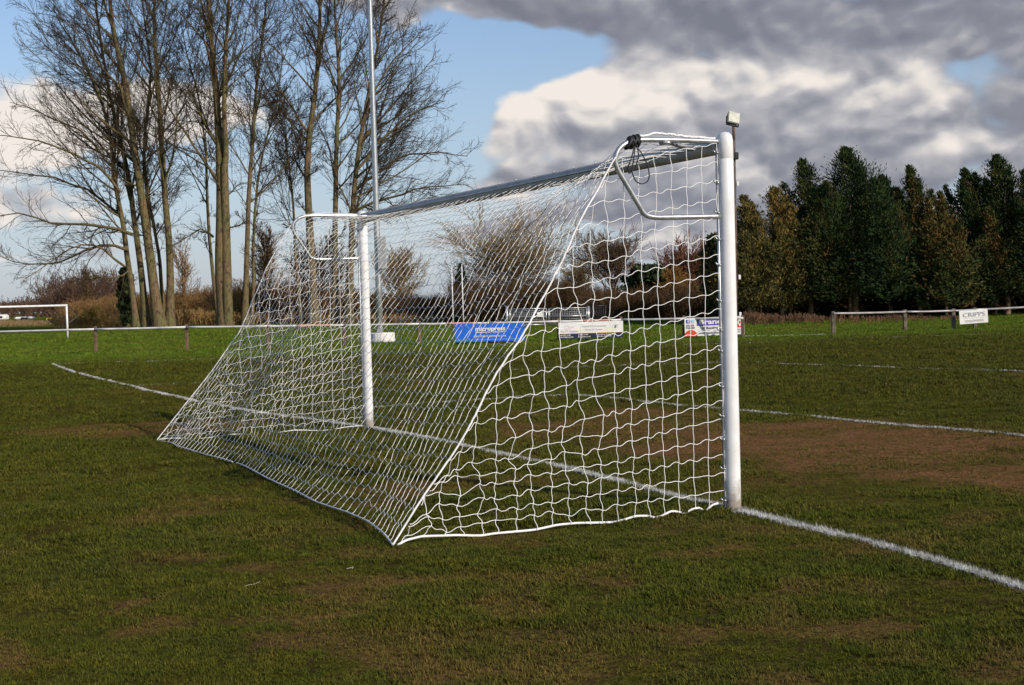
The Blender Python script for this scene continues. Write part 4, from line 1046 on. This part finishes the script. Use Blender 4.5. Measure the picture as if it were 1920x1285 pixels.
bare_tree([([(590, 611), (587, 560), (585, 500), (581, 440), (578, 380), (575, 320), (580, 250), (590, 190), (598, 120), (600, 50), (604, -40), (606, -120)], 26, 0.0),
           ([(565, 608), (560, 540), (553, 470), (552, 400), (545, 330), (535, 260), (520, 190)], 11, 3)],
          'thick bare tree behind the far corner of the net', 10, bias=.0, nb=16, low=.34)
bare_tree([([(628, 609), (627, 540), (627, 470), (629, 400), (629, 340), (631, 270), (634, 200), (636, 130), (628, 50), (626, -40), (622, -120)], 19, 0.5)],
          'straight narrow bare tree between the thick tree and the floodlight mast', 12, bias=.10, nb=18)
bare_tree([([(655, 609), (657, 540), (658, 470), (661, 400), (665, 340), (672, 280), (682, 220), (694, 160), (706, 100), (716, 30), (724, -40)], 20, -0.5),
           ([(648, 605), (650, 540), (655, 470), (662, 420), (676, 360), (700, 300), (728, 250), (752, 200)], 11, 2)],
          'bare tree rightmost on the bank, its boughs fanning out behind the floodlight mast', 13, bias=.42, nb=18, low=.30,
          lowboughs=[([(660, 400), (700, 372), (740, 366), (790, 350), (840, 352), (872, 345)], 8, 0), ([(664, 360), (710, 320), (760, 292), (820, 296), (862, 300)], 8, 2), ([(668, 320), (710, 270), (760, 225), (810, 200), (845, 195)], 8, -2),
                     ([(676, 270), (720, 210), (770, 150), (818, 105)], 7, 1), ([(688, 210), (725, 140), (768, 80), (790, 40)], 7, 0), ([(658, 420), (690, 400), (730, 400), (790, 388), (850, 372)], 6, -1)])

# ------------------------------------------------------------------ other vegetation
def crown_tree(name, px_, yb, yt, w_, depth, label, mt, seed, nl=(26, 10, 7), spread=(10, 42), trunk=.12, rmin=.015, group=None, bark=None, up=.03, low=.12, cat='tree'):
    rng = np.random.default_rng(seed); base = at(px_, yb, depth); base[2] = float(G(base[0], base[1]))
    top = at(px_-.0248*(yb-yt), yt, depth); H = top[2]-base[2]; Wd = w_*depth/F
    root = empty(name, tuple(base), label, cat, group)
    K = 14; z = np.linspace(0, H*.8, K); q = np.stack([base[0]+np.cumsum(rng.normal(0, .04, K)), base[1]+0*z, base[2]-.2+z], 1); r = trunk*np.linspace(1, .2, K)*H/8
    T = (q[None], r[None])
    P1, R1 = spawn(rng, *T, nl[0], low, .98, spread, .95*Wd/H, .30, 8, up, .07, rk=.5, rmin=rmin*2)
    P2, R2 = spawn(rng, P1, R1, nl[1], .15, 1.0, (20, 50), .48, .30, 5, up, .12, rk=.5, rmin=rmin*1.2)
    P3, R3 = spawn(rng, P2, R2, nl[2], .1, 1.0, (20, 50), .55, .45, 4, up, .15, rk=.6, rtip=.6, rmin=rmin)
    emit('trunk', [(q[None], r[None], 8)], bark or M_BARK, root)
    emit('crown', [(P1, R1, 4), (P2, R2, 3), (P3, R3, 3)], mt, root, toner=lambda n: np.clip(rng.normal(.5, .22, n), 0, 1))
    return root

def leaves(rng, C, U, size, aspect=.35, droop=.0):
    """flat slender leaf sprays: centres C (N,3), axis U (N,3)"""
    n = len(C); rv = rng.normal(size=(n, 3)); S = nrm(np.cross(U, rv)); s = size[:, None] if np.ndim(size) else size
    a = C-U*s*.5; b = C+S*s*aspect*.5; c = C+U*s*.5-np.array([0, 0, droop])*s; d = C-S*s*aspect*.5
    return np.stack([a, b, c, d], 1).reshape(-1, 3), np.arange(n*4).reshape(n, 4)

def conifer(px_, yb, yt, w_, depth, label, seed, mt=None, n=1100, base_px=.15, stems=1, lean=-.10, tone0=.4, sharp=.8, warm=(0, 0, 0)):
    rng = np.random.default_rng(seed); mt = mt or M_CONIF
    base = at(px_, yb, depth); base[2] = float(G(base[0], base[1])); top = at(px_, yt, depth); H = top[2]-base[2]; Wd = w_*1.5*depth/F/2; n = int(n*1.75)
    root = empty('conifer', tuple(base), label, 'tree', 'conifers along the right edge of the field')
    # leaders: several upright tips of different heights make the ragged top
    nl = 9; lead = [(0, 0, H)]
    for i in range(nl):
        a = 2.4*i+rng.uniform(0, .8); q_ = math.sqrt((i+.6)/nl); rr_ = q_*.90*Wd; lead.append((rr_*math.cos(a), rr_*math.sin(a), H*(1-.22*q_**1.5)*rng.uniform(.82, .99)))
    Cs = []; Us = []; Ss = []; Ts = []
    for li, (lx, ly, lh) in enumerate(lead):
        nb = int(n*(.26 if li == 0 else .74/nl)); wl = Wd*(.62 if li == 0 else rng.uniform(.38, .54))
        t = rng.random(nb)**.82*(1-base_px)+base_px; a = rng.uniform(0, 6.283, nb)
        clump = 1+.22*np.sin(a*3+t*9+li)+.24*np.sin(a*4-t*30)+.26*rng.normal(size=nb)+.6*(rng.random(nb) < .07)
        R_ = wl*np.clip((1-t)**(.62+.25*sharp)*1.25+.02, 0, 1)*np.clip(sstep(base_px-.1, base_px+.16, t), .45, 1)*clump
        z = t*lh; out = np.stack([np.cos(a), np.sin(a), 0*a], 1); rise = .30+1.1*t; wind = lean*z*t**5*.45
        tip = np.stack([lx+R_*np.cos(a)+wind, ly+R_*np.sin(a), z+R_*rise*.45], 1)
        inner = np.stack([lx+wind*.8, ly+0*a, z-R_*.2], 1)
        k = 30; f = rng.uniform(.25, 1.0, (nb, k))**.6
        c = inner[:, None]*(1-f[..., None])+tip[:, None]*f[..., None]; c = c+rng.normal(0, 1, (nb, k, 3))*(.05+.09*R_[:, None, None])*np.array([1, 1, .8])
        c[..., 2] -= (R_[:, None]*.12*np.sin(f*math.pi))
        u = nrm(out[:, None]*.9+np.array([lean*2.2, 0, .45])+rng.normal(0, .38, (nb, k, 3))+np.array([0, 0, 1.0])*(t[:, None, None]**3)*1.6)
        tone_ = np.clip(tone0+.14*np.sin(a*2+z*.9+li)[:, None]+rng.normal(0, .09, (nb, k))+rng.normal(0, .10, (nb, 1))+warm[0]*np.exp(-((z/H-warm[1])/.22)**2)[:, None], 0, 1)
        Cs.append(c.reshape(-1, 3)); Us.append(u.reshape(-1, 3)); Ts.append(tone_.ravel()); Ss.append(rng.uniform(.14, .40, nb*k)*.62*np.repeat(.75+.5*(1-t), k))
    C = np.concatenate(Cs)+base; U = np.concatenate(Us); S = np.concatenate(Ss); T = np.concatenate(Ts)
    keep = C[:, 2]-base[2] > H*base_px*.6*rng.uniform(.5, 1.3, len(C)); C, U, S, T = C[keep], U[keep], S[keep], T[keep]
    V, Q = leaves(rng, C, U, S, .30)
    o = mesh_np('crown', V, [Q], mt, attrs={'tone': np.repeat(T, 4)}, smooth=False); adopt(root, o)
    for s_ in range(stems):
        K = 12; z = np.linspace(-.2, H*.88 if s_ == 0 else H*.5, K); x0 = rng.uniform(-.5, .5)*(s_ > 0); q = np.stack([base[0]+x0+(rng.uniform(-.05, .10)*z)+np.cumsum(rng.normal(0, .05, K)), base[1]+rng.uniform(-.4, .2)+0*z, base[2]+z], 1)
        r = np.linspace(.24 if s_ == 0 else .15, .03, K)*H/14; r[0] *= 1.4
        emit('trunk', [(q[None], r[None], 8)], M_BARKL, root)
        # bare dead snags on the lower trunk
        P1, R1 = spawn(rng, q[None], r[None], 14, .04, .30, (60, 95), .16, .12, 6, -.01, .12, rk=.22, rmin=.012)
        emit('dead_snags', [(P1, R1, 4)], M_DEADB, root, toner=lambda n: rng.uniform(.2, .9, n))
    return root
DC = 67.5
conifer(1408, 602, 368, 110, DC-1.2, 'golden brown conifer immediately right of the near goalpost', 1, mt=M_YEL, n=620, stems=2, tone0=.36, sharp=.6)
conifer(1466, 602, 352, 120, DC, 'short golden tipped conifer, second to the right of the near goalpost', 2, mt=M_YEL, n=700, stems=2, tone0=.22, sharp=.6, warm=(.4, .85, 0))
conifer(1522, 602, 300, 130, DC+1.2, 'dark green conifer with a bushy windswept top left of the tallest one', 3, n=950, stems=1, tone0=.36, sharp=.62, warm=(.28, .45, 0))
conifer(1605, 601, 278, 175, DC+0.6, 'tallest broad dark conifer in the row', 4, n=1500, stems=3, tone0=.33, sharp=.55)
conifer(1668, 601, 330, 120, DC+1.8, 'dark conifer filling the right flank of the tallest one', 5, n=850, stems=1, tone0=.36, sharp=.6)
conifer(1722, 599, 312, 100, DC, 'narrow conifer with a single crooked spire beside the gap in the row', 6, n=800, stems=1, tone0=.45, sharp=.95, warm=(.35, .6, 0))
conifer(1775, 599, 400, 120, DC-0.6, 'low rusty brown conifer filling the dip in the row', 7, n=700, stems=1, tone0=.52, sharp=.55, warm=(.25, .7, 0))
conifer(1825, 598, 318, 125, DC+0.6, 'conifer with a bent spire behind the white board', 8, n=1000, stems=1, tone0=.40, sharp=.7, warm=(.3, .5, 0))
conifer(1885, 597, 292, 140, DC, 'tall dark conifer at the right edge with three bare stems', 9, n=1300, stems=3, tone0=.34, sharp=.62)
conifer(1952, 595, 320, 130, DC+0.6, 'dark conifer cut by the right edge of the photo', 10, n=900, stems=1, tone0=.34, sharp=.6)
# second row fills the dark between the trunks
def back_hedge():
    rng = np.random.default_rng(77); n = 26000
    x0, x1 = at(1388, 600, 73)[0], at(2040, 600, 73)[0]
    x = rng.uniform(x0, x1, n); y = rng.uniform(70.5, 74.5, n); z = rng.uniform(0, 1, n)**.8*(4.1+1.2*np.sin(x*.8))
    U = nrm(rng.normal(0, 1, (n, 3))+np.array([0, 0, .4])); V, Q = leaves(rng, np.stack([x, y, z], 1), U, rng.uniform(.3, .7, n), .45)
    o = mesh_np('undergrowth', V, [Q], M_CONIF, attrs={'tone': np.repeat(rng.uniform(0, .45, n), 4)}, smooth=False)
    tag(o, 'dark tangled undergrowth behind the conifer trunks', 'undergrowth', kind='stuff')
back_hedge()

def brush(name, spec, mt, label, cat, seed, kind='stuff', sides=3, rmin=.012, tone=(.5, .2)):
    """upright twiggy mass. spec: list of (px0, px1, y_base, y_top0, y_top1, depth, depth_spread, strands)"""
    rng = np.random.default_rng(seed); parts = []
    for (a, b, yb, y0, y1, d, ds, n) in spec:
        u = rng.random(n); dd = d+rng.uniform(-ds, ds, n); x = np.array([at(a+(b-a)*k, yb, q)[0] for k, q in zip(u, dd)])
        yt = y0+(y1-y0)*u; lump = fbm(u*(b-a)/34, dd*.25, seed+2)
        h = np.array([at(a+(b-a)*k, t_, q)[2] for k, t_, q in zip(u, yt, dd)])*(.72+.55*lump)*rng.uniform(.75, 1.0, n)
        z0 = G(x, dd); K = 5
        dr = nrm(np.stack([rng.normal(0, .30, n), rng.normal(0, .3, n), np.ones(n)], 1)); p = np.stack([x, dd, z0], 1); pts = [p]
        for k in range(K-1): dr = nrm(dr+rng.normal(0, .16, (n, 3))*np.array([1, 1, .4])); p = p+dr*(h/(K-1))[:, None]; pts.append(p)
        P = np.stack(pts, 1); R = np.maximum((h*.005)[:, None]*np.linspace(1, .4, K)[None], rmin)
        parts.append((P, R, sides))
        P2, R2 = spawn(rng, P, R, 6, .25, 1, (20, 55), .35, .2, 4, .05, .15, rk=.7, rmin=rmin*.85); parts.append((P2, R2, 3))
        P3, R3 = spawn(rng, P2, R2, 3, .2, 1, (20, 55), .5, .4, 3, .05, .15, rk=.7, rmin=rmin*.75); parts.append((P3, R3, 3))
    o = emit(name, parts, mt, None, toner=lambda n: np.clip(rng.normal(tone[0], tone[1], n), 0, 1))
    tag(o, label, cat, kind=kind); return o
brush('scrub', [(120, 240, 606, 566, 552, 150, 8, 600), (225, 420, 607, 556, 540, 135, 9, 1000), (400, 560, 605, 540, 530, 122, 7, 800), (540, 760, 603, 532, 552, 113, 6, 1000)], M_SCRUB, 'brown and ginger thicket behind the tall bare trees', 'thicket', 31, tone=(.50, .22), rmin=.018)
brush('low_scrub', [(100, 330, 612, 590, 585, 121, 4, 700), (330, 700, 611, 582, 590, 108.5, 2, 800), (700, 860, 605, 588, 590, 97, 3, 300)], M_SCRUB, 'straw and ginger weeds along the foot of the thicket', 'weeds', 32, tone=(.72, .2), rmin=.016)
brush('reeds', [(-160, 120, 613, 601, 600, 160, 14, 900)], M_REED, 'pale straw coloured reeds at the left beyond the far goal', 'reeds', 33, tone=(.6, .2), rmin=.018)
brush('dark_scrub', [(720, 880, 603, 558, 552, 100, 4, 700), (860, 1110, 602, 522, 530, 90, 4, 1300), (1100, 1400, 600, 545, 530, 81, 3.5, 1300)], M_DARK_T, 'dark brown hedge behind the galvanised gate', 'hedge', 34, tone=(.4, .25), rmin=.013)
brush('far_wood', [(-260, 60, 606, 566, 562, 520, 40, 520), (40, 260, 605, 558, 556, 480, 40, 420), (-400, 700, 604, 572, 560, 620, 30, 700)], M_FARWOOD, 'distant reddish brown woodland along the left horizon', 'woodland', 35, tone=(.45, .25), rmin=.09)
brush('far_wood', [(90, 230, 606, 522, 505, 260, 15, 330), (700, 1000, 602, 560, 552, 300, 20, 420), (1000, 1500, 598, 545, 540, 300, 20, 600)], M_FARWOOD, 'brown wood behind the thicket, left of the tall trees and beyond the gate', 'woodland', 36, tone=(.35, .25), rmin=.045)
brush('brushwood', [(1395, 1560, 607, 585, 592, 62, .9, 260), (1560, 1800, 604, 590, 592, 60.5, .8, 220)], M_DEADB, 'ginger heap of cut brushwood under the conifers', 'brushwood', 37, tone=(.5, .25), rmin=.010)

crown_tree('bare_tree', 968, 603, 458, 330, 95, 'broad round crowned ochre bare tree above the blue board', M_OCHRE_T, 41, nl=(60, 12, 9), spread=(28, 72), rmin=.014, up=.035, low=.34, group='bare trees beyond the gate')
crown_tree('bare_tree', 1150, 602, 440, 190, 93, 'bare tree with a brown domed crown above the white banner', M_BROWN_T, 42, nl=(44, 11, 8), spread=(24, 62), rmin=.013, up=.035, low=.3, group='bare trees beyond the gate')
crown_tree('bare_tree', 1300, 600, 466, 175, 86, 'dense reddish bare tree next to the near goalpost', M_RED_T, 43, nl=(60, 12, 9), spread=(24, 68), rmin=.018, up=.03, low=.22, group='bare trees beyond the gate')
crown_tree('bare_tree', 1085, 602, 490, 110, 98, 'small thin bare tree between the ochre crown and the brown dome', M_OCHRE_T, 44, nl=(34, 9, 7), spread=(15, 60), rmin=.012, group='bare trees beyond the gate')
crown_tree('bare_tree', 750, 603, 470, 130, 106, 'twiggy bare tree just right of the floodlight mast', M_OCHRE_T, 45, nl=(36, 9, 7), spread=(12, 45), rmin=.016, group='bare trees beyond the gate')
crown_tree('bare_tree', 505, 606, 420, 120, 116, 'reddish brown bare tree behind the left slope of the net', M_SCRUB, 61, nl=(34, 9, 7), spread=(15, 55), rmin=.016, low=.15, group='bare trees beyond the gate')
crown_tree('bare_tree', 615, 605, 440, 150, 110, 'dull brown bare tree behind the far goalpost bracket', M_BROWN_T, 62, nl=(34, 9, 7), spread=(15, 60), rmin=.016, low=.15, group='bare trees beyond the gate')
crown_tree('willow', 1268, 601, 500, 70, 82, 'orange stemmed willow in front of the reddish tree', M_WILLOW, 46, nl=(60, 10, 6), spread=(8, 36), rmin=.015)
crown_tree('bare_tree', 352, 607, 450, 80, 130, 'small fan shaped ginger tree seen between the two clumps on the bank', M_SCRUB, 47, nl=(22, 9, 6), spread=(8, 34), rmin=.016, low=.05)
crown_tree('bare_tree', 165, 607, 492, 60, 170, 'feathery dark bare tree rising from the wood at the left', M_DARK_T, 48, nl=(20, 8, 6), spread=(8, 34), rmin=.02)
crown_tree('bush', 171, 612, 578, 48, 118, 'round yellow bush between the two left fence posts', M_YBUSH, 49, nl=(34, 9, 5), spread=(15, 65), rmin=.014, low=.02, cat='bush')

def leafy(name, px_, yb, yt, w_, depth, label, mt, seed, n=5200, cone=False, cat='tree'):
    rng = np.random.default_rng(seed); base = at(px_, yb, depth); base[2] = float(G(base[0], base[1])); H = at(px_, yt, depth)[2]-base[2]; Wd = w_*depth/F/2
    root = empty(name, tuple(base), label, cat); t = rng.random(n); a = rng.uniform(0, 6.283, n)
    sh = (1-t)**.8 if cone else np.sqrt(np.clip(1-(t*1.7-.85)**2, .03, 1))
    R_ = Wd*sh*np.sqrt(rng.random(n))*(1+.25*np.sin(a*3+t*8)+.15*np.sin(t*31+a))
    C_ = np.stack([R_*np.cos(a), R_*np.sin(a), H*(.04+.96*t)], 1)+base; U = nrm(rng.normal(0, .6, (n, 3))+np.array([0, 0, .8]))
    V, Q = leaves(rng, C_, U, rng.uniform(.3, .8, n)*depth/140, .5); adopt(root, mesh_np('crown', V, [Q], mt, attrs={'tone': np.repeat(rng.random(n), 4)}, smooth=False))
    q = np.stack([base[0]+0*np.arange(4), base[1]+0*np.arange(4), base[2]+np.linspace(-.2, H*.7, 4)], 1); emit('trunk', [(q[None], np.linspace(.3, .08, 4)[None], 7)], M_BARK, root)
leafy('conifer', 867, 604, 498, 46, 92, 'small dark cone shaped evergreen left of the ochre crowned tree', M_IVY, 51, cone=True)
leafy('evergreen_tree', 1216, 602, 498, 84, 84, 'dark green evergreen between the brown dome and the reddish tree', M_IVY, 52)
leafy('ivy_covered_tree', 238, 609, 503, 26, 112, 'ivy smothered dark green tree stem behind the leftmost trees', M_IVY, 53, n=2600)
leafy('conifer', 1352, 601, 440, 70, 72, 'dark conifer branch tips showing left of the near goalpost', M_CONIF, 54)
leafy('evergreen_bush', 905, 603, 540, 70, 91, 'dark evergreen bush behind the right half of the blue board', M_IVY, 55, cat='bush')
